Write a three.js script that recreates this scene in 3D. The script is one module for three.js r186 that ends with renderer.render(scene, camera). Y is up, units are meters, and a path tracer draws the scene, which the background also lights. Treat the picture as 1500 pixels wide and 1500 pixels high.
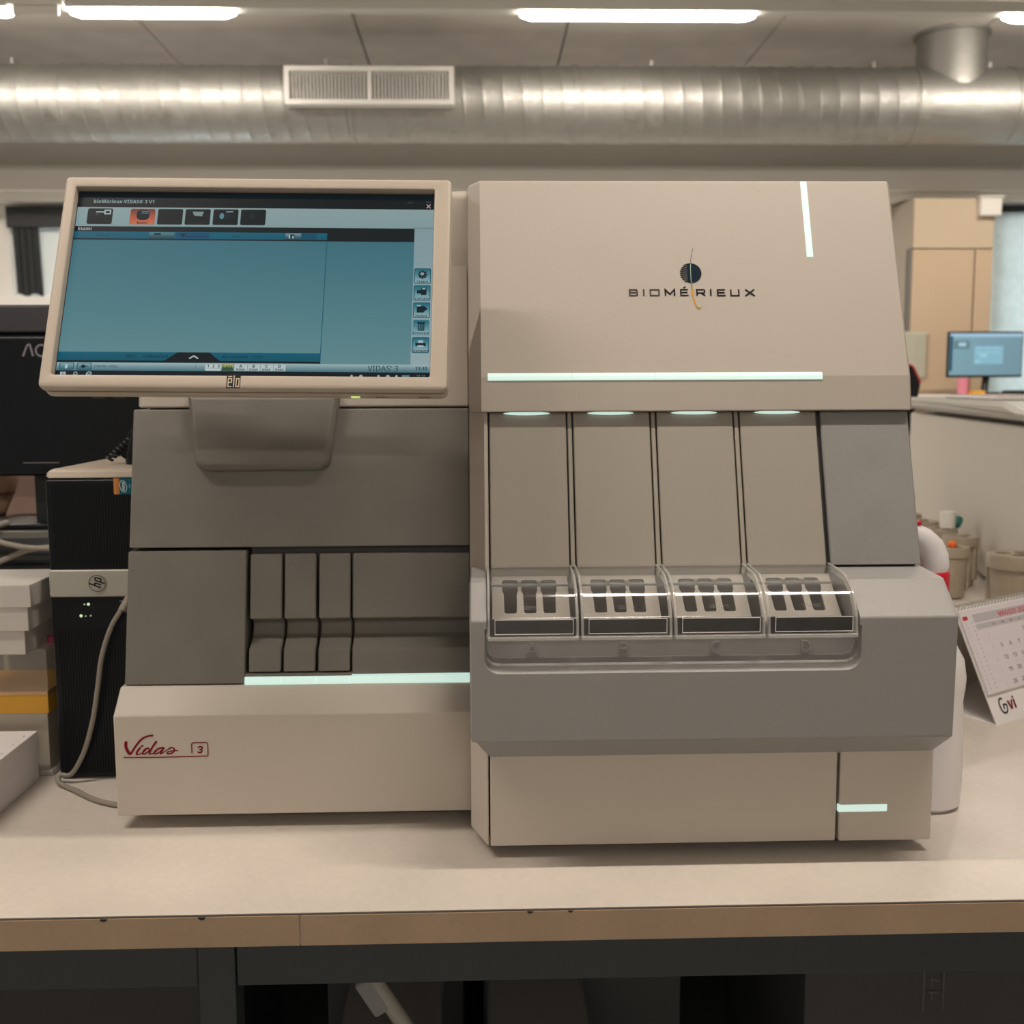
import * as THREE from 'three';
import { RoundedBoxGeometry } from 'three/addons/geometries/RoundedBoxGeometry.js';
import { mergeGeometries } from 'three/addons/utils/BufferGeometryUtils.js';
import { RectAreaLightUniformsLib } from 'three/addons/lights/RectAreaLightUniformsLib.js';
import { FontLoader } from 'three/addons/loaders/FontLoader.js';
import { TextGeometry } from 'three/addons/geometries/TextGeometry.js';
import { Brush, Evaluator, SUBTRACTION } from 'three-bvh-csg';

// ---------------------------------------------------------------- camera, sky, lights, exposure
const D2R = Math.PI / 180;
const scene = new THREE.Scene();
const camera = new THREE.PerspectiveCamera(2 * Math.atan(750 / 1600) / D2R, 1, 0.05, 60);
camera.position.set(0, 1.455, 0);
camera.rotation.set(-6.5 * D2R, -1.7 * D2R, -0.25 * D2R, 'YXZ');
camera.focus = 1.3; camera.userData.fStop = 7;
camera.updateMatrixWorld();
const renderer = new THREE.WebGLRenderer({ antialias: true });
renderer.toneMapping = THREE.LinearToneMapping;
renderer.toneMappingExposure = 0.9;
renderer.shadowMap.enabled = true;
RectAreaLightUniformsLib.init();
scene.background = new THREE.Color().setRGB(3.2, 3.6, 3.8);      // overcast daylight outside the windows
const LAMP = new THREE.Color().setRGB(1.0, 0.89, 0.77);             // warm fluorescent tubes
const LAMP_POWER = 150, TUBE_GLOW = 55.0;

// ---------------------------------------------------------------- helpers
let seed = 7;
const rnd = () => ((seed = (seed * 1664525 + 1013904223) >>> 0) / 4294967296);
const V = (x, y, z) => new THREE.Vector3(x, y, z);
const taken = new Map();
function numbered(n) { const k = taken.get(n) ?? 0; taken.set(n, k + 1); return k ? `${n}_${String(k).padStart(3, '0')}` : n; }
function noiseTex(size, octaves, seed0, lo = 0, hi = 255, color = false) {
  let s = seed0; const r = () => ((s = (s * 1664525 + 1013904223) >>> 0) / 4294967296);
  const out = new Float32Array(size * size); let tot = 0;
  for (const [cells, amp] of octaves) {
    const g = new Float32Array(cells * cells).map(() => r()); tot += amp;
    for (let y = 0; y < size; y++) for (let x = 0; x < size; x++) {
      const fx = x / size * cells, fy = y / size * cells, x0 = Math.floor(fx), y0 = Math.floor(fy);
      const tx = fx - x0, ty = fy - y0, sx = tx * tx * (3 - 2 * tx), sy = ty * ty * (3 - 2 * ty);
      const a = g[(y0 % cells) * cells + x0 % cells], b = g[(y0 % cells) * cells + (x0 + 1) % cells];
      const c = g[((y0 + 1) % cells) * cells + x0 % cells], d = g[((y0 + 1) % cells) * cells + (x0 + 1) % cells];
      out[y * size + x] += amp * ((a * (1 - sx) + b * sx) * (1 - sy) + (c * (1 - sx) + d * sx) * sy);
    }
  }
  const data = new Uint8Array(size * size * 4);
  for (let i = 0; i < size * size; i++) { const v = lo + (hi - lo) * Math.min(1, Math.max(0, out[i] / tot)); data[4 * i] = data[4 * i + 1] = data[4 * i + 2] = v; data[4 * i + 3] = 255; }
  const t = new THREE.DataTexture(data, size, size, THREE.RGBAFormat);
  t.wrapS = t.wrapT = THREE.RepeatWrapping; t.magFilter = THREE.LinearFilter; t.minFilter = THREE.LinearMipmapLinearFilter; t.generateMipmaps = true;
  if (color) t.colorSpace = THREE.SRGBColorSpace;
  t.needsUpdate = true; return t;
}
const rep = (t, u, v = u) => { const c = t.clone(); c.repeat.set(u, v); c.needsUpdate = true; return c; };
const grainT = noiseTex(512, [[256, 1], [128, 0.8], [32, 0.3]], 11);
const blotchT = noiseTex(256, [[6, 1], [17, 0.7], [60, 0.4]], 23);
const fineMap = noiseTex(512, [[256, 0.5], [90, 0.4], [9, 1], [4, 0.8]], 37, 222, 255, true);
function mat(r, g, b, o = {}) { const { lin, ...rest } = o; return new THREE.MeshPhysicalMaterial({ color: new THREE.Color().setRGB(r, g, b), roughness: 0.6, side: THREE.DoubleSide, ...rest }); }
const M = {
  cream: mat(0.44, 0.395, 0.35, { roughness: 0.5, bumpMap: rep(grainT, 6), bumpScale: 0.00012 }),
  white: mat(0.56, 0.51, 0.45, { roughness: 0.5, bumpMap: rep(grainT, 6), bumpScale: 0.0001 }),
  monitor: mat(0.47, 0.405, 0.34, { roughness: 0.45, bumpMap: rep(grainT, 8), bumpScale: 0.0001 }),
  chassis: mat(0.07, 0.072, 0.075, { roughness: 0.6 }),
  plate: mat(0.36, 0.33, 0.29, { roughness: 0.5 }),
  greige: mat(0.32, 0.292, 0.252, { roughness: 0.5, bumpMap: rep(grainT, 6), bumpScale: 0.0001 }),
  grey: mat(0.28, 0.275, 0.27, { roughness: 0.48, bumpMap: rep(grainT, 7), bumpScale: 0.0002, map: rep(fineMap, 3) }),
  shelf: mat(0.30, 0.29, 0.285, { roughness: 0.42, bumpMap: rep(grainT, 7), bumpScale: 0.0002 }),
  greyLeft: mat(0.205, 0.194, 0.172, { roughness: 0.55, bumpMap: rep(grainT, 7), bumpScale: 0.0002, map: rep(fineMap, 3) }),
  black: mat(0.008, 0.010, 0.013, { roughness: 0.5 }),
  rib: mat(0.004, 0.005, 0.007, { roughness: 0.7, specularIntensity: 0.3 }),
  blackGloss: mat(0.005, 0.007, 0.010, { roughness: 0.3, specularIntensity: 0.5 }),
  clear: mat(0.97, 0.97, 0.97, { roughness: 0.1, transmission: 1, thickness: 0, ior: 1.49 }),
  clearRib: mat(0.9, 0.9, 0.88, { roughness: 0.15, transmission: 0.75, thickness: 0, ior: 1.49 }),
  milky: mat(0.80, 0.77, 0.74, { roughness: 0.4, transmission: 0.35, thickness: 0 }),
  clearBox: mat(0.95, 0.94, 0.92, { roughness: 0.08, transmission: 0.93, thickness: 0 }),
  glow: mat(0.35, 0.42, 0.40, { roughness: 0.5, emissive: new THREE.Color().setRGB(0.68, 0.92, 0.82), emissiveIntensity: 0.8 }),
  tube: mat(0.9, 0.9, 0.85, { roughness: 0.4, emissive: LAMP, emissiveIntensity: TUBE_GLOW }),
  bench: mat(0.76, 0.695, 0.625, { roughness: 0.38, map: rep(fineMap, 1.3), bumpMap: rep(grainT, 4), bumpScale: 0.00008 }),
  edge: mat(0.44, 0.315, 0.21, { roughness: 0.55, map: rep(fineMap, 2), bumpMap: rep(grainT, 5), bumpScale: 0.0001 }),
  steel: mat(0.028, 0.036, 0.038, { roughness: 0.5, bumpMap: rep(grainT, 4), bumpScale: 0.0001 }),
  galv: mat(0.46, 0.46, 0.44, { metalness: 1, roughness: 0.72, roughnessMap: rep(noiseTex(256, [[40, 1], [90, 0.6], [8, 0.6]], 51, 130, 255), 1.5), bumpMap: rep(blotchT, 2), bumpScale: 0.0004 }),
  wall: mat(0.86, 0.835, 0.79, { roughness: 0.85, bumpMap: rep(blotchT, 2), bumpScale: 0.0006 }),
  pelmet: mat(0.90, 0.87, 0.82, { roughness: 0.7 }),
  ceil: mat(0.86, 0.82, 0.77, { roughness: 0.85, map: rep(fineMap, 0.8) }),
  floor: mat(0.52, 0.51, 0.49, { roughness: 0.5, map: rep(fineMap, 0.5) }),
  beige: mat(0.60, 0.46, 0.32, { roughness: 0.6 }),
  whitePaint: mat(0.78, 0.77, 0.74, { roughness: 0.5 }),
  paper: mat(0.78, 0.75, 0.76, { roughness: 0.8 }),
  cup: mat(0.42, 0.355, 0.275, { roughness: 0.5, map: rep(fineMap, 6) }),
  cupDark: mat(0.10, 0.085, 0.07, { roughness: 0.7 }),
  red: mat(0.62, 0.01, 0.03, { roughness: 0.35 }),
  cable: mat(0.27, 0.245, 0.21, { roughness: 0.5 }),
  yellow: mat(0.80, 0.42, 0.04, { roughness: 0.5 }),
  gloss: mat(0.78, 0.75, 0.77, { roughness: 0.18 }),
  dark: mat(0.03, 0.033, 0.036, { roughness: 0.6 }),
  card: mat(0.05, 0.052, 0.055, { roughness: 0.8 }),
};
function boxUV(g) {                                           // uv in metres by the dominant axis
  const p = g.attributes.position, n = g.attributes.normal, uv = new Float32Array(p.count * 2);
  for (let i = 0; i < p.count; i++) {
    const ax = Math.abs(n.getX(i)), ay = Math.abs(n.getY(i)), az = Math.abs(n.getZ(i));
    const [u, v] = ax > ay && ax > az ? [p.getZ(i), p.getY(i)] : ay > az ? [p.getX(i), p.getZ(i)] : [p.getX(i), p.getY(i)];
    uv[2 * i] = u; uv[2 * i + 1] = v;
  }
  g.setAttribute('uv', new THREE.BufferAttribute(uv, 2)); return g;
}
function fin(g, crease = 0.6) {                                // flat list of triangles with area-weighted, creased normals
  const q = g.index ? g.toNonIndexed() : g; for (const k of Object.keys(q.attributes)) if (k !== 'position') q.deleteAttribute(k);
  const p = q.attributes.position.array, n = p.length / 9, fn = new Float32Array(n * 4), cells = new Map(), key = (i) => `${Math.round(p[i] * 2e4)},${Math.round(p[i + 1] * 2e4)},${Math.round(p[i + 2] * 2e4)}`;
  for (let f = 0; f < n; f++) {
    const o = f * 9, ax = p[o + 3] - p[o], ay = p[o + 4] - p[o + 1], az = p[o + 5] - p[o + 2], bx_ = p[o + 6] - p[o], by = p[o + 7] - p[o + 1], bz = p[o + 8] - p[o + 2];
    const x = ay * bz - az * by, y = az * bx_ - ax * bz, z = ax * by - ay * bx_, l = Math.hypot(x, y, z) || 1e-20;
    fn[f * 4] = x / l; fn[f * 4 + 1] = y / l; fn[f * 4 + 2] = z / l; fn[f * 4 + 3] = l;
    for (let k = 0; k < 3; k++) { const c = key(o + k * 3); const a = cells.get(c); if (a) a.push(f); else cells.set(c, [f]); }
  }
  const out = new Float32Array(p.length), cc = Math.cos(crease);
  for (let f = 0; f < n; f++) for (let k = 0; k < 3; k++) {
    const o = f * 9 + k * 3; let x = 0, y = 0, z = 0;
    for (const m of cells.get(key(o))) if (fn[f * 4] * fn[m * 4] + fn[f * 4 + 1] * fn[m * 4 + 1] + fn[f * 4 + 2] * fn[m * 4 + 2] >= cc) { const w = fn[m * 4 + 3]; x += fn[m * 4] * w; y += fn[m * 4 + 1] * w; z += fn[m * 4 + 2] * w; }
    const l = Math.hypot(x, y, z); if (l > 0) { out[o] = x / l; out[o + 1] = y / l; out[o + 2] = z / l; } else { out[o] = fn[f * 4]; out[o + 1] = fn[f * 4 + 1]; out[o + 2] = fn[f * 4 + 2]; }
  }
  q.setAttribute('normal', new THREE.BufferAttribute(out, 3)); return boxUV(q);
}
function rp(pts, rad, n = 5) {                                // fillet the corners of a 2D polygon; rad = number or list
  const out = [], N = pts.length;
  for (let i = 0; i < N; i++) {
    const p = pts[i], a = pts[(i + N - 1) % N], b = pts[(i + 1) % N], r = Array.isArray(rad) ? rad[i] : rad;
    if (!r) { out.push([p[0], p[1]]); continue; }
    const la = Math.hypot(a[0] - p[0], a[1] - p[1]), lb = Math.hypot(b[0] - p[0], b[1] - p[1]);
    const ua = [(a[0] - p[0]) / la, (a[1] - p[1]) / la], ub = [(b[0] - p[0]) / lb, (b[1] - p[1]) / lb];
    const half = Math.acos(Math.max(-1, Math.min(1, ua[0] * ub[0] + ua[1] * ub[1]))) / 2;
    const t = Math.min(r / Math.tan(half), la * 0.45, lb * 0.45);
    const s = [p[0] + ua[0] * t, p[1] + ua[1] * t], e = [p[0] + ub[0] * t, p[1] + ub[1] * t];
    for (let k = 0; k <= n; k++) { const f = k / n; out.push([(1 - f) ** 2 * s[0] + 2 * f * (1 - f) * p[0] + f * f * e[0], (1 - f) ** 2 * s[1] + 2 * f * (1 - f) * p[1] + f * f * e[1]]); }
  }
  return out;
}
function inset(pts, r) {
  const N = pts.length; let area = 0;
  for (let i = 0; i < N; i++) { const a = pts[i], b = pts[(i + 1) % N]; area += a[0] * b[1] - b[0] * a[1]; }
  const s = area > 0 ? 1 : -1;
  return pts.map((p, i) => {
    const a = pts[(i + N - 1) % N], b = pts[(i + 1) % N];
    const l1 = Math.hypot(p[0] - a[0], p[1] - a[1]) || 1, l2 = Math.hypot(b[0] - p[0], b[1] - p[1]) || 1;
    let n1 = [-(p[1] - a[1]) / l1 * s, (p[0] - a[0]) / l1 * s], n2 = [-(b[1] - p[1]) / l2 * s, (b[0] - p[0]) / l2 * s];
    let m = [n1[0] + n2[0], n1[1] + n2[1]]; const l = Math.hypot(...m) || 1; m = [m[0] / l, m[1] / l];
    const c = Math.max(0.5, m[0] * n1[0] + m[1] * n1[1]);
    return [p[0] + m[0] * r / c, p[1] + m[1] * r / c];
  });
}
// rings: closed rings of Vector3 with equal counts; flat caps at both ends (triangulated in the plane `axis` is normal to)
function loft(rings, axis = 'x', caps = true) {
  const pos = [], N = rings[0].length, tri = (a, b, c) => pos.push(a.x, a.y, a.z, b.x, b.y, b.z, c.x, c.y, c.z);
  for (let k = 0; k + 1 < rings.length; k++) for (let i = 0; i < N; i++) {
    const j = (i + 1) % N, a = rings[k][i], b = rings[k][j], c = rings[k + 1][j], d = rings[k + 1][i];
    tri(a, b, c); tri(a, c, d);
  }
  if (caps) for (const [ring, flip] of [[rings[0], true], [rings[rings.length - 1], false]]) {
    const f = ring.map((p) => axis === 'x' ? new THREE.Vector2(-p.z, p.y) : axis === 'y' ? new THREE.Vector2(p.x, -p.z) : new THREE.Vector2(p.x, p.y));
    for (const [a, b, c] of THREE.ShapeUtils.triangulateShape(f, [])) flip ? tri(ring[a], ring[c], ring[b]) : tri(ring[a], ring[b], ring[c]);
  }
  let g = new THREE.BufferGeometry(); g.setAttribute('position', new THREE.Float32BufferAttribute(pos, 3));
  let vol = 0; for (let i = 0; i < pos.length; i += 9) vol += V(pos[i], pos[i + 1], pos[i + 2]).dot(V(pos[i + 3], pos[i + 4], pos[i + 5]).cross(V(pos[i + 6], pos[i + 7], pos[i + 8])));
  if (vol < 0) { const p = g.attributes.position.array; for (let i = 0; i < p.length; i += 9) for (let k = 0; k < 3; k++) { const t = p[i + 3 + k]; p[i + 3 + k] = p[i + 6 + k]; p[i + 6 + k] = t; } }
  return fin(g);
}
const ringX = (pts, x) => pts.map(([d, y]) => V(x, y, -d));        // profile points are [distance in front of camera, height]
function slab(pts, x0, x1, r = 0.0015) { const q = inset(pts, r); return loft([ringX(q, x0), ringX(pts, x0 + r), ringX(pts, x1 - r), ringX(q, x1)]); }
function bx(x0, x1, y0, y1, z0, z1, r = 0.002, seg = 2) {
  const w = x1 - x0, h = y1 - y0, d = z1 - z0; r = Math.min(r, w * 0.49, h * 0.49, d * 0.49);
  const g = r > 0 ? new RoundedBoxGeometry(w, h, d, seg, r) : new THREE.BoxGeometry(w, h, d);
  g.translate((x0 + x1) / 2, (y0 + y1) / 2, (z0 + z1) / 2); return fin(g);
}
const tube = (pts, r, n = 40, m = 8) => fin(new THREE.TubeGeometry(new THREE.CatmullRomCurve3(pts.map((p) => V(...p))), n, r, m, false), 1.2);
const lathe = (pts, n = 32) => fin(new THREE.LatheGeometry(pts.map(([r, y]) => new THREE.Vector2(r, y)), n), 0.7);
function shapeOf(pts) { const s = new THREE.Shape(); pts.forEach((p, i) => (i ? s.lineTo(p[0], p[1]) : s.moveTo(p[0], p[1]))); s.closePath(); return s; }
function extr(shape, depth, bevel = 0, o = {}) { return fin(new THREE.ExtrudeGeometry(shape, { depth: depth - 2 * bevel, bevelEnabled: bevel > 0, bevelSize: bevel, bevelThickness: bevel, bevelOffset: -bevel, bevelSegments: 2, curveSegments: 16, ...o }).translate(0, 0, bevel)); }
function merge(list) { return mergeGeometries(list.map((g) => (g.index ? g.toNonIndexed() : g))); }
function csg(a, cuts) { const ev = new Evaluator(); ev.attributes = ['position', 'normal', 'uv']; let r = new Brush(a); r.updateMatrixWorld(); for (const c of cuts) { const b = new Brush(c); b.updateMatrixWorld(); r = ev.evaluate(r, b, SUBTRACTION); } return fin(r.geometry, 0.3); }

function thing(name, label, category, at = [0, 0, 0], group) {
  const o = new THREE.Group(); o.name = numbered(name); o.position.set(...at); o.userData = { label, category }; if (group) o.userData.group = group; scene.add(o); return o;
}
function mesh(name, g, m) { const o = new THREE.Mesh(g, m); o.name = name; o.castShadow = o.receiveShadow = true; return o; }
// a part given in world coordinates under a thing that is not turned
function part(parent, name, g, m, label) {
  let off = V(0, 0, 0); for (let q = parent; q && q !== scene; q = q.parent) off.add(q.position);
  g = g.clone().translate(-off.x, -off.y, -off.z); const o = mesh(name, g, m); if (label) o.userData.label = label; parent.add(o); return o;
}
function lpart(parent, name, g, m, label) { const o = mesh(name, g, m); if (label) o.userData.label = label; parent.add(o); return o; }
function single(name, label, category, g, m, group) {               // a thing that is one mesh, pivot at its base
  g.computeBoundingBox(); const b = g.boundingBox, c = V((b.min.x + b.max.x) / 2, b.min.y, (b.min.z + b.max.z) / 2);
  const o = mesh(numbered(name), g.clone().translate(-c.x, -c.y, -c.z), m); o.position.copy(c); o.userData = { label, category }; if (group) o.userData.group = group; scene.add(o); return o;
}
function struct(name, g, m, parent) { const o = mesh(parent ? name : numbered(name), g, m); if (!parent) o.userData.kind = 'structure'; (parent ?? scene).add(o); return o; }
// flat print: draw(ctx, c) paints on a W x H canvas; c(col) gives the colour, or white for the coverage mask
function printMat(W, H, draw, o = {}) {
  const mk = (mask) => { const cv = document.createElement('canvas'); cv.width = W; cv.height = H; const x = cv.getContext('2d'); x.fillStyle = mask ? '#000' : (o.ground ?? '#888'); x.fillRect(0, 0, W, H); draw(x, (c) => (mask ? '#fff' : c)); return new THREE.CanvasTexture(cv); };
  const map = mk(false); map.colorSpace = THREE.SRGBColorSpace; map.anisotropy = 8;
  const { ground, opaque, emit, ...rest } = o;
  const m = new THREE.MeshPhysicalMaterial({ color: 0xffffff, map, roughness: 0.8, specularIntensity: 0.4, side: THREE.DoubleSide, ...rest });
  if (emit) { m.color.set(0x050505); m.map = null; m.emissive = new THREE.Color(1, 1, 1); m.emissiveMap = map; m.emissiveIntensity = emit; }
  if (!opaque) { m.alphaMap = mk(true); m.transparent = true; }
  return m;
}
const sheet = (w, h) => new THREE.PlaneGeometry(w, h);

// ---------------------------------------------------------------- room shell
const X0 = -6, X1 = 6, ZB = -7.4, ZF = 6.4, HC = 3.5;
struct('floor', bx(X0 - 0.2, X1 + 0.2, -0.2, 0, ZB - 0.2, ZF + 0.2, 0), M.floor);
const ceiling = struct('ceiling', bx(X0 - 0.2, X1 + 0.2, HC + 0.02, HC + 0.2, ZB - 0.2, ZF + 0.2, 0), M.card);
for (let i = 0; i < 11; i++) {
  const a = Math.max(X0, -6.68 + 1.2 * i + 0.005), b = Math.min(X1, -6.68 + 1.2 * (i + 1) - 0.005);
  if (b > a) for (const [z0, z1] of [[ZB, -3.63], [-3.62, ZF]]) struct('ceiling_panel', bx(a, b, HC, HC + 0.02, z0, z1, 0.003, 1), M.ceil, ceiling);
}
struct('wall_left', bx(X0 - 0.2, X0, 0, HC + 0.02, ZB, ZF, 0), M.wall);
struct('wall_right', bx(X1, X1 + 0.2, 0, HC + 0.02, ZB, ZF, 0), M.wall);
struct('wall_front', bx(X0 - 0.2, X1 + 0.2, 0, HC + 0.02, ZF, ZF + 0.2, 0), M.wall);
{ // back wall with two window openings
  const s = shapeOf([[X0 - 0.2, 0], [X1 + 0.2, 0], [X1 + 0.2, HC + 0.02], [X0 - 0.2, HC + 0.02]]);
  for (const [a, b] of [[-3.06, -1.5], [3.49, 4.75]]) { const h = new THREE.Path(); h.moveTo(a, 1.0); h.lineTo(b, 1.0); h.lineTo(b, 2.64); h.lineTo(a, 2.64); h.closePath(); s.holes.push(h); }
  struct('wall_back', fin(new THREE.ExtrudeGeometry(s, { depth: 0.25, bevelEnabled: false }).translate(0, 0, ZB - 0.25)), M.wall);
}
struct('trim_1', slab(rp([[7.14, 2.70], [7.14, 2.83], [7.17, 2.86], [7.4, 2.86], [7.4, 2.70]], [0.01, 0.02, 0.02, 0, 0]), X0, X1), M.pelmet);
struct('trim_2', bx(X0, X1, 2.655, 2.70, -7.4, -7.2, 0.004), M.pelmet);
function windowUnit(n, a, b) {
  const w = struct(`window_${n}`, merge([bx(a, a + 0.05, 1.0, 2.64, -7.5, -7.42, 0.004), bx(b - 0.05, b, 1.0, 2.64, -7.5, -7.42, 0.004), bx(a + 0.05, b - 0.05, 1.0, 1.06, -7.5, -7.42, 0.004), bx(a + 0.05, b - 0.05, 2.58, 2.64, -7.5, -7.42, 0.004), bx((a + b) / 2 - 0.03, (a + b) / 2 + 0.03, 1.06, 2.58, -7.5, -7.42, 0.004)]), M.whitePaint);
  struct('pane', bx(a + 0.05, (a + b) / 2 - 0.03, 1.06, 2.58, -7.465, -7.46, 0), M.clear, w);
  struct('pane', bx((a + b) / 2 + 0.03, b - 0.05, 1.06, 2.58, -7.465, -7.46, 0), M.clear, w);
  return w;
}
windowUnit(1, -3.06, -1.5); windowUnit(2, 3.49, 4.75);

// ---------------------------------------------------------------- ceiling lamps
function lampRow(z, tubes, seen) {
  const y0 = 3.285;
  single('lamp_rail', seen ? 'long grey metal rail across the ceiling carrying lamps in front of the duct' : (z < 0 ? 'long grey metal lamp rail fixed under the ceiling over the bench' : 'long grey metal lamp rail under the ceiling behind the photographer'), 'rail', bx(X0, X1, y0, y0 + 0.055, z - 0.04, z + 0.04, 0.004), mat(0.62, 0.62, 0.58, { roughness: 0.5 }), 'lamp rails');
  for (const x of [-3.5, 3.5]) single('rail_hanger', `thin metal rod holding the lamp rail ${seen ? 'in front of the duct' : z < 0 ? 'over the bench' : 'behind the photographer'} to the ceiling`, 'hanger', fin(new THREE.CylinderGeometry(0.006, 0.006, HC - y0 - 0.055, 8).translate(x, (HC + y0 + 0.055) / 2, z)), M.galv, 'rail hangers');
  for (const [a, b, what] of tubes) {
    const t = thing('fluorescent_lamp', what, 'lamp', [(a + b) / 2, y0, z], 'ceiling fluorescent lamps');
    const L = b - a, prof = rp([[-0.017, 0], [0.017, 0], [0.023, -0.016], [0.010, -0.035], [-0.010, -0.035], [-0.023, -0.016]], 0.005, 3);
    const ring = (x, k) => prof.map(([u, v]) => V(x, v * k - 0.001, u * k));
    lpart(t, 'diffuser', loft([ring(-L / 2, 0.55), ring(-L / 2 + 0.05, 1), ring(L / 2 - 0.05, 1), ring(L / 2, 0.55)]), M.tube, 'glowing white diffuser');
    const l = new THREE.RectAreaLight(LAMP, LAMP_POWER, L - 0.06, 0.05); l.position.set(0, -0.04, 0); l.rotation.x = -Math.PI / 2; t.add(l);
  }
}
lampRow(-5.6, [[0.217, 1.375, 'glowing fluorescent lamp on the rail above the large analyser module'], [-1.965, -1.17, 'glowing fluorescent lamp with a white junction box at its end'], [-3.2, -2.22, 'glowing fluorescent lamp beyond the white junction box on the rail'], [2.62, 3.8, 'glowing fluorescent lamp on the rail above the blue window blind']], true);
lampRow(-0.82, [[0.217, 1.375, 'glowing fluorescent lamp over the right half of the bench'], [-1.965, -0.8, 'glowing fluorescent lamp over the left half of the bench']], false);
{ const t = thing('junction_box', 'white plastic junction box clipped on the lamp rail', 'box', [-2.11, 3.24, -5.6]);
  lpart(t, 'cover', bx(-0.135, 0.135, 0.045, 0.088, 0.042, 0.075, 0.006), M.whitePaint, 'white cover'); lpart(t, 'body', bx(-0.11, 0.11, 0, 0.045, 0.042, 0.065, 0.006), M.whitePaint); }

lampRow(3.93, [[0.217, 1.375, 'glowing fluorescent lamp on the rail behind the photographer'], [-1.965, -0.8, 'glowing fluorescent lamp on the rail behind the photographer']], false);
// ---------------------------------------------------------------- spiral air duct under the ceiling
{
  const R = 0.213, YC = 3.093, ZC = -6.6, P = 0.113;
  const t = thing('air_duct', 'round galvanised spiral air duct running along under the ceiling', 'duct', [0, YC, ZC]);
  const spiral = (a, b) => {
    const sub = [[0, 0], [0.04, 0.005], [0.12, 0.005], [0.16, 0], [0.6, 0.0003]], NT = 64, pos = [], cols = [];
    for (let k = Math.floor(a / P) - 2; k < b / P + 2; k++) for (const [s, h] of sub) cols.push([(k + s) * P, h]);
    const pt = ([x, h], i) => { const th = i / NT * Math.PI * 2; return [Math.min(b, Math.max(a, x + (i / NT) * P)), (R + h) * Math.cos(th), (R + h) * Math.sin(th)]; };
    for (let c = 0; c + 1 < cols.length; c++) for (let i = 0; i < NT; i++) { const A = pt(cols[c], i), B = pt(cols[c + 1], i), C = pt(cols[c + 1], i + 1), D = pt(cols[c], i + 1); pos.push(...A, ...C, ...B, ...A, ...D, ...C); }
    const g = new THREE.BufferGeometry(); g.setAttribute('position', new THREE.Float32BufferAttribute(pos, 3)); return fin(g, 0.9);
  };
  lpart(t, 'spiral_pipe', spiral(-6, -0.72), M.galv); lpart(t, 'spiral_pipe', spiral(-0.71, 0.56), M.galv); lpart(t, 'spiral_pipe', spiral(0.57, 2.55), M.galv); lpart(t, 'spiral_pipe', spiral(3.13, 6), M.galv);
  const tx = (g, x) => g.rotateZ(-Math.PI / 2).translate(x, 0, 0);
  lpart(t, 'tee_section', tx(lathe([[R + 0.001, -0.29], [R + 0.001, 0.29]], 64), 2.84), M.galv, 'smooth galvanised tee section');
  for (const x of [-0.715, 0.565, 2.55, 3.13]) lpart(t, 'collar', tx(lathe([[R, -0.014], [R + 0.007, -0.012], [R + 0.007, 0.012], [R, 0.014]], 64), x), M.galv);
  lpart(t, 'branch_pipe', lathe([[0.197, 0.02], [0.197, 0.385], [0.215, 0.39], [0.215, 0.405]], 56).translate(2.79, 0, 0), M.galv, 'upright branch pipe joining the tee');
  const g = thing('air_grille', 'white framed air grille with thin upright slats set into the duct', 'grille', [-0.595, 3.02, -6.325]);
  const W = 0.94, H = 0.207;
  const fs = shapeOf([[-W / 2, 0], [W / 2, 0], [W / 2, H], [-W / 2, H]]); const ho = new THREE.Path(); ho.moveTo(-W / 2 + 0.03, 0.028); ho.lineTo(W / 2 - 0.03, 0.028); ho.lineTo(W / 2 - 0.03, H - 0.028); ho.lineTo(-W / 2 + 0.03, H - 0.028); ho.closePath(); fs.holes.push(ho);
  lpart(g, 'frame', extr(fs, 0.082, 0.004).translate(0, 0, -0.055), M.whitePaint, 'white rim');
  const sg = bx(-0.0038, 0.0038, 0.026, H - 0.026, -0.012, 0.016, 0.0012, 1);
  for (let i = 0; i < 44; i++) { const s = lpart(g, 'slat', sg, M.whitePaint); s.position.x = -W / 2 + 0.045 + i * (W - 0.09) / 43; s.rotation.y = 0.12; }
  lpart(g, 'centre_bar', bx(-0.009, 0.009, 0.026, H - 0.026, -0.005, 0.02, 0.002), M.whitePaint);
  for (const x of [-2.66, -0.87, 1.02, 2.33, 3.02]) single('duct_hanger', 'small metal bracket holding the air duct to the back wall', 'hanger', merge([bx(x - 0.01, x + 0.01, YC + R + 0.0055, YC + R + 0.038, -6.61, -6.59, 0.001), bx(x - 0.008, x + 0.008, YC + R + 0.015, YC + R + 0.028, ZB, -6.6, 0.001)]), M.galv, 'duct hangers');
}

// ---------------------------------------------------------------- back of the room
single('valance', 'black fabric valance hung along the top of the window', 'curtain', slab(rp([[7.36, 2.50], [7.33, 2.50], [7.33, 2.635], [7.36, 2.635]], 0.006), -3.05, -1.55), M.dark);
{ const pts = []; for (let i = 0; i <= 16; i++) pts.push([-3.02 + 0.17 * i / 16, -7.345 + 0.012 * Math.sin(i * 1.6)]);
  const ring = (y, k) => { const f = pts.map(([x, z]) => V(x + (k ? 0.012 * k : 0), y + (k ? 0.01 * Math.sin(x * 60) : 0), z)); const b = pts.slice().reverse().map(([x, z]) => V(x + (k ? 0.012 * k : 0), y + (k ? 0.01 * Math.sin(x * 60) : 0), z - 0.008)); return [...f, ...b]; };
  single('curtain', 'narrow black curtain hanging below the black valance', 'curtain', loft([ring(2.51, 0), ring(2.3, 0.5), ring(2.07, 1)], 'y'), M.dark); }
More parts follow.
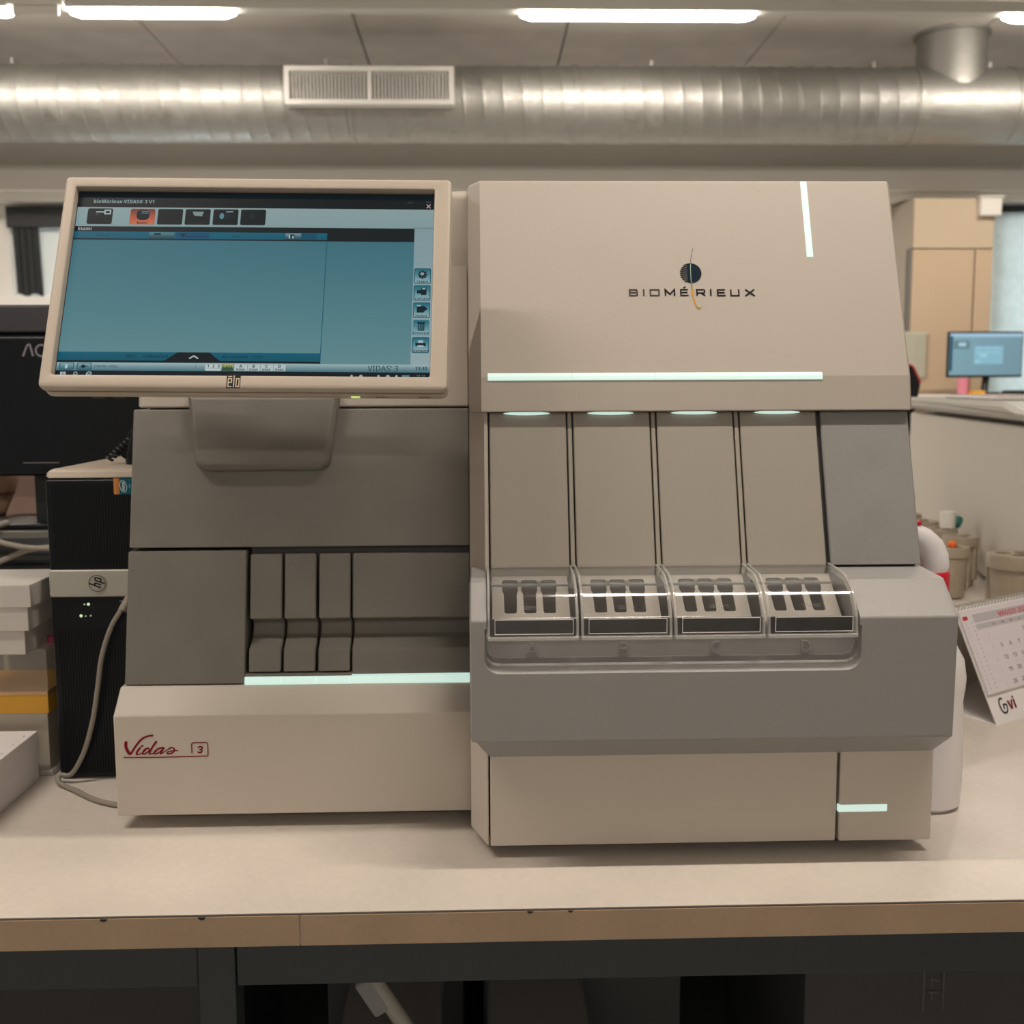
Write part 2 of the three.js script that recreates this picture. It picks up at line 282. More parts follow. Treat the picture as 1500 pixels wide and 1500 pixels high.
{ const t = thing('window_blind', 'white slatted venetian blind lowered behind the black curtain', 'blind', [-2.28, 1.98, -7.395]);
  const g = bx(-0.72, 0.72, -0.001, 0.001, -0.011, 0.011, 0); const sm = mat(0.8, 0.82, 0.8, { roughness: 0.8, transmission: 0.15 });
  lpart(t, 'head_rail', bx(-0.73, 0.73, 0.6, 0.63, -0.015, 0.015, 0.003), M.whitePaint);
  for (let i = 0; i < 33; i++) { const s = lpart(t, 'slat', g, sm); s.position.y = 0.02 + i * 0.0178; s.rotation.x = 1.15; }
  lpart(t, 'bottom_rail', bx(-0.72, 0.72, -0.012, 0.004, -0.012, 0.012, 0.003), M.whitePaint); }
single('storage_box', 'white cardboard box standing under the window behind the black monitor', 'box', bx(-3.3, -2.3, 1.72, 2.03, -7.3, -6.95, 0.01), M.whitePaint);
{ const t = thing('wall_cupboard', 'tall beige cupboard standing against the back wall beside the window', 'cupboard', [3.02, 0, -7.2]);
  part(t, 'body', bx(2.76, 3.28, 0, 2.635, -7.395, -7.02, 0.004), mat(0.52, 0.47, 0.40, { roughness: 0.6 }));
  part(t, 'upper_door', bx(2.762, 3.278, 2.323, 2.633, -7.018, -7.0, 0.003), mat(0.60, 0.49, 0.36));
  part(t, 'door', bx(2.762, 3.157, 0.1, 2.315, -7.018, -7.0, 0.003), M.beige); part(t, 'door', bx(3.168, 3.278, 0.1, 2.315, -7.018, -7.0, 0.003), M.beige);
  part(t, 'edge_strip', bx(2.742, 2.76, 1.72, 2.32, -7.06, -7.0, 0.002), mat(0.2, 0.19, 0.18), 'dark edge strip');
  const b = thing('vent_box', 'small pale grey box fixed high beside the blue blind', 'box', [3.24, 2.52, -6.97]); part(b, 'body', bx(3.165, 3.30, 2.52, 2.63, -6.999, -6.95, 0.005), M.wall); part(b, 'flange', bx(3.155, 3.31, 2.63, 2.64, -6.999, -6.94, 0.002), M.whitePaint); }
{ const t = thing('roller_blind', 'pale blue roller blind pulled down over the window', 'blind', [4.1, 1.2, -7.3]);
  part(t, 'fabric', boxUV(sheet(1.265, 1.58).translate(4.0875, 1.81, -7.351)), mat(0.70, 0.81, 0.82, { roughness: 0.95, transmission: 0.3, map: rep(fineMap, 3) }));
  part(t, 'roller', bx(3.455, 4.74, 2.60, 2.645, -7.38, -7.32, 0.01), M.black, 'black roller bar'); part(t, 'bottom_bar', bx(3.455, 4.72, 1.0, 1.025, -7.356, -7.346, 0.003), M.whitePaint); }
{ const t = thing('instrument_table', 'tall pale table by the back wall carrying a monitor and keyboard', 'table', [2.9, 0, -6.6]);
  part(t, 'top', bx(2.1, 4.6, 1.375, 1.40, -6.95, -6.3, 0.004), M.whitePaint);
  for (const [x, z] of [[2.15, -6.9], [4.55, -6.9], [2.15, -6.35], [4.55, -6.35]]) part(t, 'leg', bx(x - 0.02, x + 0.02, 0, 1.375, z - 0.02, z + 0.02, 0.003), M.galv);
  const m = thing('desktop_monitor', 'black monitor with a pale blue desktop on the tall back table', 'monitor', [3.12, 1.40, -6.7]);
  lpart(m, 'housing', bx(-0.233, 0.233, 0.105, 0.385, -0.03, 0, 0.006), M.black);
  const ui = printMat(512, 300, (x) => { const g = x.createLinearGradient(0, 0, 512, 300); g.addColorStop(0, '#86adb8'); g.addColorStop(1, '#7898a6'); x.fillStyle = g; x.fillRect(0, 0, 512, 300); x.fillStyle = '#a9cbe0'; x.fillRect(0, 0, 512, 26); x.fillStyle = '#123c5a'; x.fillRect(4, 20, 16, 250); x.fillStyle = '#6c8a8e'; x.fillRect(26, 52, 115, 60); x.fillStyle = '#b6d3e6'; x.fillRect(62, 66, 52, 26); x.fillStyle = '#8fbfd0'; x.fillRect(175, 90, 205, 130); x.fillStyle = '#a8d4e2'; x.fillRect(215, 145, 50, 26); x.fillRect(180, 195, 40, 14); x.fillStyle = '#9ccad9'; for (let i = 0; i < 6; i++) x.fillRect(185 + (i % 3) * 62, 100 + Math.floor(i / 3) * 30, 48, 14); }, { opaque: true, emit: 1 });
  const s = lpart(m, 'screen', sheet(0.45, 0.255), ui, 'lit pale blue screen'); s.position.set(0, 0.246, 0.0008);
  lpart(m, 'neck', tube([[0.03, 0.2, -0.03], [0.03, 0.09, -0.05], [0.01, 0.012, -0.02]], 0.022, 12), M.black); lpart(m, 'foot', fin(new THREE.CylinderGeometry(0.1, 0.105, 0.014, 32).translate(0.01, 0.007, -0.02)), M.black);
  const k = thing('keyboard', 'black keyboard lying in front of the back monitor', 'keyboard', [3.32, 1.40, -6.42]); lpart(k, 'case', bx(-0.2, 0.2, 0, 0.02, -0.07, 0.07, 0.006), M.black);
  for (let r = 0; r < 5; r++) lpart(k, 'key_row', bx(-0.19, 0.19, 0.02, 0.026, -0.058 + r * 0.024, -0.04 + r * 0.024, 0.002), M.blackGloss);
  single('computer_mouse', 'black computer mouse beside the back keyboard', 'mouse', fin(new THREE.SphereGeometry(0.05, 20, 12).scale(0.7, 0.4, 1).translate(3.62, 1.417, -6.42)), M.black);
  single('pen_cup', 'pink plastic cup standing behind the back monitor foot', 'cup', lathe([[0, 0], [0.03, 0], [0.035, 0.1], [0.032, 0.1], [0.028, 0.006], [0, 0.006]]).translate(2.95, 1.4, -6.62), mat(0.75, 0.25, 0.35));
  single('sticky_note_pad', 'orange yellow note pad lying left of the monitor foot', 'note pad', bx(2.98, 3.06, 1.4, 1.425, -6.62, -6.55, 0.003), M.yellow); single('sticky_note_pad', 'orange yellow note pad lying behind the back keyboard', 'note pad', bx(3.27, 3.38, 1.4, 1.425, -6.62, -6.55, 0.003), M.yellow);
  const d = thing('document_pocket', 'clear wall pocket holding printed sheets beside the beige cupboard', 'document holder', [2.72, 1.55, -6.99]); part(d, 'pocket', bx(2.60, 2.88, 1.5, 1.78, -6.995, -6.97, 0.003), M.clearBox);
  part(d, 'paper_sheet', bx(2.62, 2.86, 1.51, 1.80, -6.985, -6.98, 0), mat(0.55, 0.56, 0.47)); }

// ---------------------------------------------------------------- work bench
const BT = 0.9, BF = -1.113;
{
  const t = thing('lab_bench', 'long white laminate lab bench with tan edge and dark steel frame', 'bench', [0, 0, -1.9]);
  part(t, 'worktop', bx(-2.4, 2.4, 0.8635, BT, -2.75, BF - 0.0025, 0.0015), M.bench, 'white laminate top');
  part(t, 'edge_band', bx(-2.4, -0.1955, 0.8635, BT - 0.0024, BF - 0.0024, BF, 0.0005), M.edge, 'tan edge strip'); part(t, 'edge_band', bx(-0.1945, 2.4, 0.8635, BT - 0.0024, BF - 0.0024, BF, 0.0005), M.edge, 'tan edge strip');
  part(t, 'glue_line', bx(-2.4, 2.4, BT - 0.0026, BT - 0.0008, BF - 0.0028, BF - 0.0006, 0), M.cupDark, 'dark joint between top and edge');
  for (const [x, r] of [[-0.4016, 0.0042], [-0.2985, 0.0042], [0.0506, 0.0034], [0.094, 0.003]]) part(t, 'chip', fin(new THREE.CylinderGeometry(r, r, 0.0022, 16, 1, false, -Math.PI / 2, Math.PI).rotateX(Math.PI / 2).scale(1, 0.8, 1).translate(x, BT - 0.0022, BF - 0.0008)), M.black, 'dark chip in the edge');
  const zb = -1.15;
  part(t, 'beam', bx(-2.38, -0.3155, 0.796, 0.8635, zb - 0.03, zb - 0.004, 0.002), M.steel); part(t, 'beam', bx(-0.2735, 2.38, 0.796, 0.8635, zb - 0.03, zb - 0.004, 0.002), M.steel);
  part(t, 'leg', bx(-0.315, -0.274, 0, 0.8635, zb - 0.04, zb, 0.002), M.steel); part(t, 'leg', bx(1.9, 1.941, 0, 0.8635, zb - 0.04, zb, 0.002), M.steel); part(t, 'leg', bx(-2.3, -2.26, 0, 0.8635, zb - 0.04, zb, 0.002), M.steel);
  for (const x of [-2.3, -0.315, 1.9]) part(t, 'leg', bx(x, x + 0.04, 0, 0.8635, -2.72, -2.68, 0.002), M.steel);
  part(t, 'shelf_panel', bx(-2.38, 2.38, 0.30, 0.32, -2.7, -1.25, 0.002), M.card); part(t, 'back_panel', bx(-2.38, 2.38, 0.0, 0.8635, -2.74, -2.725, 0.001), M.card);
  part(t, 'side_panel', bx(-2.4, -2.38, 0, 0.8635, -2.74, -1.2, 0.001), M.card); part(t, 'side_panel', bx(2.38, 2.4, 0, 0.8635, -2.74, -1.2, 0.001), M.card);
  const u = thing('lab_bench', 'second white laminate bench continuing behind the first one', 'bench', [0.8, 0, -3.5]);
  part(u, 'worktop', bx(-2.4, 2.4, 0.8635, BT, -4.45, -2.753, 0.0015), M.bench);
  for (const [x, z] of [[-2.3, -2.8], [2.3, -2.8], [-2.3, -4.4], [2.3, -4.4]]) part(u, 'leg', bx(x - 0.02, x + 0.02, 0, 0.8635, z - 0.02, z + 0.02, 0.002), M.steel);
}
// things stored under the bench
{
  const lidMat = mat(0.16, 0.16, 0.16, { roughness: 0.4 });
  for (const [x0, x1, w] of [[-0.19, -0.055, 'dark lidded plastic tub under the bench beside the wrapped roll'], [0.005, 0.14, 'dark lidded plastic tub under the bench in front of the labelled carton']]) {
    const t = thing('storage_tub', w, 'tub', [(x0 + x1) / 2, 0.32, -1.4], 'lidded tubs under the bench');
    part(t, 'body', bx(x0 + 0.006, x1 - 0.006, 0.32, 0.60, -1.52, -1.31, 0.012), lidMat); part(t, 'lid', bx(x0, x1, 0.60, 0.625, -1.53, -1.30, 0.012), lidMat, 'rounded lid'); }
  const lab = (n) => printMat(256, 128, (x, c) => { x.fillStyle = c('#3a3a38'); let s = n; for (let i = 0; i < 9; i++) { s = (s * 31 + 17) % 97; x.fillRect(12 + i * 26, 20, 5 + s % 9, 40 + s % 50); } x.fillRect(100, 18, 34, 26); });
  for (const [x0, x1, n, w] of [[-0.235, -0.03, 5, 'dark carton with a faint printed label under the bench behind the wrapped roll'], [0.0, 0.30, 9, 'dark carton with a square mark in its label under the bench'], ]) {
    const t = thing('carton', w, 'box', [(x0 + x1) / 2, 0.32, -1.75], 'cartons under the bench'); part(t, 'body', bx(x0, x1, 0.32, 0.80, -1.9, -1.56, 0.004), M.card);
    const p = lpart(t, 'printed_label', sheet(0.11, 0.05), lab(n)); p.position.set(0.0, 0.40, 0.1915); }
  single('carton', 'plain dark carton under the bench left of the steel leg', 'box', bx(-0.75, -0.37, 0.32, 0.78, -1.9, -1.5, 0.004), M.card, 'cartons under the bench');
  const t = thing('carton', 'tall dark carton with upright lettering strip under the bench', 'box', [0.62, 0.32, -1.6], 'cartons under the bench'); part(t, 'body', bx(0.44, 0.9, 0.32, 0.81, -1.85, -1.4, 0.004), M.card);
  const sm = printMat(64, 256, (x, c) => { x.strokeStyle = c('#565a5a'); x.lineWidth = 5; x.strokeRect(4, -4, 52, 280); x.lineWidth = 4; let s = 5; for (let i = 0; i < 9; i++) { s = (s * 37 + 11) % 89; const y = 14 + i * 26; x.beginPath(); x.moveTo(18, y); x.lineTo(44, y + s % 6); x.moveTo(20 + s % 12, y); x.lineTo(20 + s % 12, y + 16); x.stroke(); } });
  const p = lpart(t, 'printed_strip', sheet(0.034, 0.2), sm); p.position.set(-0.001, 0.38, 0.2015);
  const r = thing('wrapped_roll', 'pale plastic wrapped roll leaning upright under the bench', 'roll', [0.116, 0.322, -1.275]);
  const rr = lpart(r, 'roll', fin(new THREE.CylinderGeometry(0.010, 0.012, 0.49, 14).translate(0, 0.245, 0)), mat(0.32, 0.31, 0.27, { roughness: 0.4 })); rr.rotation.z = 0.55; const cp = lpart(rr, 'end_flap', bx(-0.022, 0.004, 0.44, 0.49, -0.010, 0.010, 0.004), mat(0.22, 0.23, 0.23), 'loose film at the end');
}

// ---------------------------------------------------------------- the analyser
const A = thing('immunoassay_analyser', 'large cream and grey benchtop analyser with four clear lidded bays', 'lab analyser', [0.035, BT, -1.6]);
{
  const P = (n, g, m, l, par = A) => part(par, n, g, m, l);
  // --- left module
  const base = P('left_base', slab(rp([[1.345, 0.918], [1.345, 1.0475], [1.378, 1.077], [1.92, 1.077], [1.92, 0.918]], [0.002, 0.004, 0.003, 0, 0]), -0.4615, -0.0125, 0.002), M.white, 'white base with a sloping shoulder');
  P('left_lower_panel', slab(rp([[1.379, 1.0785], [1.4175, 1.2455], [1.6, 1.2455], [1.6, 1.0785]], [0.001, 0.002, 0, 0]), -0.4565, -0.3035), M.greyLeft);
  P('left_core', bx(-0.30, -0.0135, 1.078, 1.248, -1.9, -1.432, 0), M.chassis);
  const scoop = (b, fl) => rp([[1.3785 + (b - 1.077) * 0.234 + 0.001, b], [1.389, 1.1205], [1.416, 1.134], [1.424, 1.150], [1.4005, 1.1585], [1.417, 1.2405], [1.45, 1.2405], [1.45, b]], [0.001, 0.003, 0.008, 0.008, 0.002, 0.002, 0, 0], 4);
  for (const [a, b] of [[-0.2990, -0.2580], [-0.2545, -0.2140], [-0.2100, -0.1695]]) P('drawer', slab(scoop(1.0925), a, b, 0.0015), M.greyLeft, 'narrow grey drawer with a finger scoop');
  P('wide_drawer', slab(scoop(1.0885), -0.1665, -0.0135, 0.0015), M.greyLeft, 'wide grey drawer front');
  P('lower_rail', slab([[1.3805, 1.0872], [1.3815, 1.0905], [1.45, 1.0905], [1.45, 1.0872]], -0.3035, -0.1667, 0.0003), M.greyLeft);
  for (const [a, b] of [[-0.3035, -0.2570], [-0.2566, -0.2130], [-0.2126, -0.1690], [-0.1686, -0.0135]]) P('light_strip', slab(rp([[1.3765, 1.0772], [1.3785, 1.0868], [1.40, 1.0868], [1.40, 1.0772]], 0.001, 2), a, b, 0.0004), M.glow, 'glowing pale green light strip');
  const up = P('left_upper_panel', slab(rp([[1.4188, 1.2495], [1.4605, 1.428], [1.6, 1.428], [1.6, 1.2495]], [0.002, 0.003, 0, 0]), -0.4555, -0.0135), M.greyLeft);
  { const tl = 13.15 * D2R, s = shapeOf(rp([[-0.087, 0], [0.0865, 0], [0.0995, 0.1], [-0.0995, 0.1]], [0.02, 0.02, 0, 0], 6));
    const g = extr(s, 0.075, 0.010, { bevelSegments: 4 }); g.rotateX(-tl); g.translate(-0.283, 1.334, -1.4385 - 0.060); P('mount_bulge', g, M.greyLeft, 'rounded bulge carrying the monitor', up); }
  P('upper_housing', slab(rp([[1.463, 1.43], [1.52, 1.72], [1.92, 1.72], [1.92, 1.43]], [0.003, 0.008, 0, 0]), -0.45, -0.0125, 0.003), M.cream);
  P('rear_body', bx(-0.45, 0.53, 0.93, 1.715, -1.95, -1.5, 0.01), M.cream);
  // --- right module
  P('right_core', slab([[1.262, 0.92], [1.262, 1.03], [1.30, 1.03], [1.30, 1.235], [1.36, 1.424], [1.6, 1.424], [1.6, 0.92]], 0.008, 0.53, 0.0005), M.chassis);
  P('side_panel', slab([[1.264, 0.918], [1.264, 1.03], [1.306, 1.05], [1.306, 1.232], [1.366, 1.4245], [1.62, 1.4245], [1.62, 0.918]], 0.5302, 0.5335, 0.0008), M.grey, 'grey side panel');
  const off = (pts, k) => pts.map(([d, y]) => [d + k, y]);
  { const p = rp([[1.2405, 0.916], [1.2405, 1.03], [1.6, 1.03], [1.6, 0.916]], 0.0015, 2); P('lower_cheek', loft([ringX(off(p, 0.06), -0.0135), ringX(p, 0.0065), ringX(off(p, 0.001), 0.0078)]), M.white, 'white slanting side cheek'); }
  { const p = rp([[1.286, 1.232], [1.349, 1.425], [1.6, 1.425], [1.6, 1.232]], 0.002, 2); P('side_cheek', loft([ringX(off(p, 0.04), -0.0125), ringX(p, 0.006), ringX(p, 0.0095), ringX(off(p, 0.002), 0.0105)]), M.cream); }
  const cover = (() => { const p = rp([[1.3395, 1.425], [1.347, 1.468], [1.4445, 1.72], [1.93, 1.72], [1.93, 1.425]], [0.002, 0.003, 0.005, 0, 0], 4), q = inset(p, 0.003); return P('top_cover', loft([ringX(off(q, 0.04), -0.0125), ringX(off(p, 0.036), -0.011), ringX(p, 0.003), ringX(p, 0.532), ringX(q, 0.535)]), M.cream, 'cream sloping top cover'); })();
  const CT = Math.atan(0.0975 / 0.252);
  const onCover = (y) => 1.347 + (y - 1.468) * 0.0975 / 0.252;
  for (let k = 0; k < 4; k++) P('cover_light', slab(rp([[1.3446, 1.4635], [1.3456, 1.4685], [1.3478, 1.4725], [1.36, 1.4725], [1.36, 1.4635]], [0.001, 0.001, 0.001, 0, 0], 2), 0.011 + k * 0.10335, 0.011 + (k + 1) * 0.10335 - 0.0004, 0.0002), M.glow, 'glowing pale green light bar', cover);
  { const g = bx(-0.0042, 0.0042, -0.0555, 0.0525, -0.006, 0.0006, 0.0005, 1); g.rotateX(-CT); g.translate(0.4225, 1.670, -onCover(1.670)); P('status_light', g, M.glow, 'upright glowing status light', cover); }
  { // printed emblem and lettering on the cover
    const m = printMat(1200, 680, (x, c) => {
      const s = 0.8; x.scale(s, s); x.lineCap = 'butt'; x.lineJoin = 'miter';
      const L = (col, w, ...polys) => { x.strokeStyle = c(col); x.lineWidth = w; for (const p of polys) { x.beginPath(); p.forEach((q, i) => (i ? x.lineTo(q[0], q[1]) : x.moveTo(q[0], q[1]))); x.stroke(); } };
      const gy = '#4a464a', dk = '#15161e', T = 538, B = 597, Y = 567;
      L(gy, 13, [[152, T], [215, T], [221, 545], [221, 562], [216, Y], [152, Y]], [[216, Y], [223, 572], [223, 592], [217, B], [152, B], [152, T - 6]]);
      L(gy, 14, [[284, T - 6], [284, B + 5]]);
      L(gy, 13, [[352, T], [428, T], [428, B], [346, B], [346, T - 6]]);
      L(dk, 14, [[488, B + 5], [488, T], [530, 585], [574, T], [574, B + 5]]);
      L(dk, 13, [[704, T], [634, T], [634, B], [706, B]], [[634, Y], [698, Y]], [[660, 524], [682, 506]]);
      L(dk, 13, [[786, B + 5], [786, T], [852, T], [858, 545], [858, 568], [852, 573], [786, 573]], [[826, 573], [864, B + 4]]);
      L(dk, 14, [[917, T - 6], [917, B + 6]]);
      L(dk, 13, [[1054, T + 2], [982, T + 2], [982, B + 2], [1056, B + 2]], [[982, 570], [1048, 570]]);
      L(dk, 13, [[1107, T - 2], [1107, B + 3], [1182, B + 3], [1182, T - 2]]);
      L(dk, 15, [[1244, T], [1332, B + 8]], [[1330, T], [1242, B + 8]]);
      x.fillStyle = c('#0d2230'); x.beginPath(); x.arc(738, 368, 102, -Math.PI / 2 - 0.32, Math.PI / 2 + 0.32); x.closePath(); x.fill();
      for (let i = 0; i < 9; i++) { const y = 288 + i * 20, h = Math.sqrt(Math.max(0, 102 * 102 - (y - 368) ** 2)); x.lineWidth = 11.5; x.strokeStyle = c('#0d2230'); x.beginPath(); x.moveTo(738 - h, y + 5); x.quadraticCurveTo(690, y - 5 + (i - 4) * 1.5, 716, y - 2 + (i - 4) * 1.2); x.stroke(); }
      const stem = (col, w0, pts) => { x.strokeStyle = c(col); x.lineWidth = w0; x.lineCap = 'round'; x.beginPath(); x.moveTo(...pts[0]); x.bezierCurveTo(...pts[1], ...pts[2], ...pts[3]); x.stroke(); };
      stem('#4f6a58', 5, [[774, 112], [757, 170], [745, 215], [742, 275]]); stem('#9fb3a4', 7, [[742, 275], [737, 330], [737, 410], [739, 465]]);
      stem('#8a9a3a', 9, [[739, 465], [740, 500], [742, 520], [743, 545]]); stem('#d79a2c', 13, [[743, 545], [745, 620], [760, 700], [785, 722]]); stem('#a9a035', 12, [[785, 722], [797, 732], [808, 728], [815, 720]]);
    }, { ground: '#28303a' });
    const p = lpart(cover, 'printed_emblem', sheet(0.2005, 0.2005 * 680 / 1200), m, 'dark printed emblem and lettering'); p.rotation.x = -CT; const yc = 1.5905; p.position.set(0.2700 - 0.035, yc - BT, -onCover(yc) + 1.6 + 0.0007); }
  // doors and dividers
  const door = rp([[1.2905, 1.2405], [1.3515, 1.424], [1.362, 1.424], [1.301, 1.2405]], 0.001, 2);
  for (let k = 0; k < 4; k++) {
    const x = 0.0125 + k * 0.1035;
    const d = P('bay_door', slab(door, x, x + 0.0945 + (k === 3 ? 0.0005 : 0), 0.0012), M.greige, 'flat greige bay door');
    if (k < 3) P('bay_divider', slab(off(door, 0.001), x + 0.0964, x + 0.1016, 0.0008), M.greige);
    const e = new THREE.SphereGeometry(1, 24, 8).scale(0.029, 0.0022, 0.003).translate(x + 0.046, 1.4232, -1.3475); P('bay_glint', fin(e, 1), M.glow, 'small glowing lens standing in for reflected light under the cover edge', d);  // glowing lens stands in for the light strips reflected on the door
  }
  P('right_panel', slab(off(door, -0.0005), 0.4235, 0.5335, 0.0015), M.grey, 'plain grey panel beside the bay doors');
  // protruding shelf with scoop and openings
  {
    const prof = (hip) => rp([[1.30, 1.238], [1.228, 1.2345], [1.1845, 1.1985], [1.1872, 1.0595], hip ? [1.2435, 1.0585] : [1.2435, 1.0225], [1.32, 1.0225 + (hip ? 0.03 : 0)], [1.32, 1.238]], [0, 0.004, 0.004, 0.004, 0, 0, 0], 4);
    const body = loft([ringX(inset(prof(true), 0.005), -0.0125), ringX(off(prof(true), 0.0012), -0.0105), ringX(prof(true), -0.0065), ringX(prof(false), 0.0105), ringX(prof(false), 0.530), ringX(off(prof(false), 0.0012), 0.5345), ringX(inset(prof(false), 0.005), 0.536)]);
    const opening = bx(0.0065, 0.4235, 1.176, 1.3, -1.292, -1.10, 0), well = bx(0.012, 0.418, 1.145, 1.2, -1.288, -1.206, 0);
    const ol = (x0, x1, y0, r) => rp([[x0, y0], [x1, y0], [x1, 1.19], [x0, 1.19]], [r, r, 0, 0], 8);
    const pocket = loft([ol(0.0025, 0.4275, 1.125, 0.021).map(([x, y]) => V(x, y, -1.168)), ol(0.0065, 0.4235, 1.1525, 0.017).map(([x, y]) => V(x, y, -1.2045))], 'z');
    const sh = P('front_shelf', csg(body, [opening, well, pocket]), M.shelf, 'grey shelf jutting out below the bays');
    const font = await new FontLoader().loadAsync('fonts/droid/droid_sans_regular.typeface.json');
    'ABCD'.split('').forEach((ch, k) => { const g = new TextGeometry(ch, { font, size: 0.0148, depth: 0.0016, curveSegments: 6, bevelEnabled: true, bevelSize: 0.0002, bevelThickness: 0.0002, bevelSegments: 1 }); g.computeBoundingBox(); const b = g.boundingBox; g.translate(-(b.min.x + b.max.x) / 2, 0, 0); g.translate(0.0575 + k * 0.1038, 1.1540, -1.2050); P('raised_letter', fin(g, 0.3), M.shelf, null, sh); });
  }
  // bays: perforated plate, dark band, clear lid
  for (let k = 0; k < 4; k++) {
    const x0 = 0.0075 + k * 0.1041, x1 = x0 + 0.1012, W = x1 - x0, xc = (x0 + x1) / 2;
    const s = shapeOf([[-W / 2 + 0.006, 0], [W / 2 - 0.006, 0], [W / 2 - 0.006, 0.083], [-W / 2 + 0.006, 0.083]]);
    for (const dx of [-0.0235, -0.001, 0.0215]) { const h = new THREE.Path(); rp([[dx - 0.0071, 0.026], [dx + 0.0071, 0.026], [dx + 0.0077, 0.056], [dx + 0.0094, 0.060], [dx + 0.0094, 0.077], [dx - 0.0094, 0.077], [dx - 0.0094, 0.060], [dx - 0.0077, 0.056]], [0.003, 0.003, 0.002, 0.002, 0.004, 0.004, 0.002, 0.002], 3).forEach((q, i) => (i ? h.lineTo(q[0], q[1]) : h.moveTo(q[0], q[1]))); h.closePath(); s.holes.push(h); }
    const g = extr(s, 0.003); g.rotateX(-52 * D2R); g.translate(xc, 1.1795, -1.211);
    const pl = P('bay_plate', g, M.plate, 'pale plate with three dark tube slots');
    for (const [a, b, m] of [[x0 + 0.005, x1 - 0.005, M.grey]]) P('bay_shelf', bx(a, b, 1.222, 1.2255, -1.2885, -1.2615, 0.0008), m, 'grey ledge behind the plate', pl);
    for (const dx of [-0.0125, 0.0102]) P('bay_rib', bx(xc + dx - 0.0022, xc + dx + 0.0022, 1.2255, 1.2295, -1.2885, -1.2615, 0.0008), M.plate, null, pl);
    P('bay_floor', bx(x0 + 0.005, x1 - 0.005, 1.1455, 1.149, -1.287, -1.208, 0.001), M.shelf, 'grey floor of the bay', pl);
    P('front_band', bx(x0 + 0.002, x1 - 0.002, 1.1805, 1.1985, -1.196, -1.1915, 0.001), M.blackGloss, 'black band behind the lid front', pl);
    const outer = [[1.289, 1.2435], [1.231, 1.2405], [1.2035, 1.2275], [1.1865, 1.2035], [1.1832, 1.1795]], R = [0, 0.025, 0.04, 0.025, 0], tk = 0.0024;
    const line = (o) => { const N = rp([...outer, [1.3, 1.17]], [...R, 0], 12).slice(0, -1); return N.map((p, i) => { const a = N[Math.max(0, i - 1)], b = N[Math.min(N.length - 1, i + 1)], l = Math.hypot(b[0] - a[0], b[1] - a[1]); return [p[0] - (b[1] - a[1]) / l * o, p[1] + (b[0] - a[0]) / l * o]; }); };
    const lidProf = (o1, o2) => [...line(o1), ...line(o2).reverse()];
    const lid = P('clear_lid', loft([ringX(lidProf(0, tk), x0 + 0.003), ringX(lidProf(0, tk), x1 - 0.003)]), M.clear, 'curved clear plastic lid');
    for (const x of [x0, x1 - 0.0028]) P('lid_edge', slab(lidProf(-0.0006, 0.008), x, x + 0.0028, 0.0004), M.clearRib, null, lid);
    P('lid_lip', bx(x0, x1, 1.1765, 1.1808, -1.1875, -1.1815, 0.0012), M.clearRib, 'clear front lip', lid);
    const fr = []; const yb = 1.1835, yt = 1.1995, zf = -1.1826, lw = 0.0005; fr.push(bx(x0 + 0.008, x1 - 0.006, yb, yb + lw * 1.6, zf - 0.0006, zf, 0), bx(x0 + 0.008, x1 - 0.006, yt, yt + lw * 1.6, zf - 0.0022, zf - 0.0014, 0), bx(x0 + 0.008, x0 + 0.008 + lw, yb, yt, zf - 0.0016, zf - 0.0002, 0), bx(x1 - 0.006 - lw, x1 - 0.006, yb, yt, zf - 0.0016, zf - 0.0002, 0));
    P('window_outline', merge(fr), M.paper, 'thin pale outline on the lid', lid);
    const dots = []; let s0 = 3 + k; for (let i = 0; i < 22; i++) { s0 = (s0 * 29 + 7) % 53; if (i % 2 || s0 > 20) dots.push(new THREE.SphereGeometry(0.0006, 6, 4).translate(xc - 0.009 + (i % 11) * 0.0019, 1.2105 + (i > 10 ? 0.002 : 0), -1.1915 - (i > 10 ? 0.0016 : 0))); }
    P('raised_dots', fin(merge(dots)), M.clearRib, null, lid);
  }
  // lower drawer, small door
  P('lower_drawer', slab(rp([[1.2400, 0.9155], [1.2400, 1.0285], [1.262, 1.0285], [1.262, 0.9155]], 0.0015, 2), 0.0098, 0.4215, 0.0015), M.white, 'wide white drawer front');
  const sd = P('service_door', slab(rp([[1.2395, 0.9150], [1.2395, 1.0265], [1.262, 1.0265], [1.262, 0.9150]], 0.0015, 2), 0.4250, 0.5365, 0.0015), M.white, 'small white door');
  P('door_light', bx(0.4235, 0.4825, 0.9512, 0.9602, -1.245, -1.2388, 0.001, 1), M.glow, 'glowing pale green light bar', sd);
  for (const [x, z] of [[0.05, -1.36], [0.5, -1.36], [-0.42, -1.52], [-0.06, -1.52], [-0.42, -1.88], [0.5, -1.9], [0.04, -1.9]]) P('foot', fin(new THREE.CylinderGeometry(0.018, 0.02, 0.03, 20).translate(x, 0.915, z)), M.black);
  P('bottom_plate', bx(-0.44, 0.525, 0.9185, 0.94, -1.9, -1.36, 0.001), M.black);
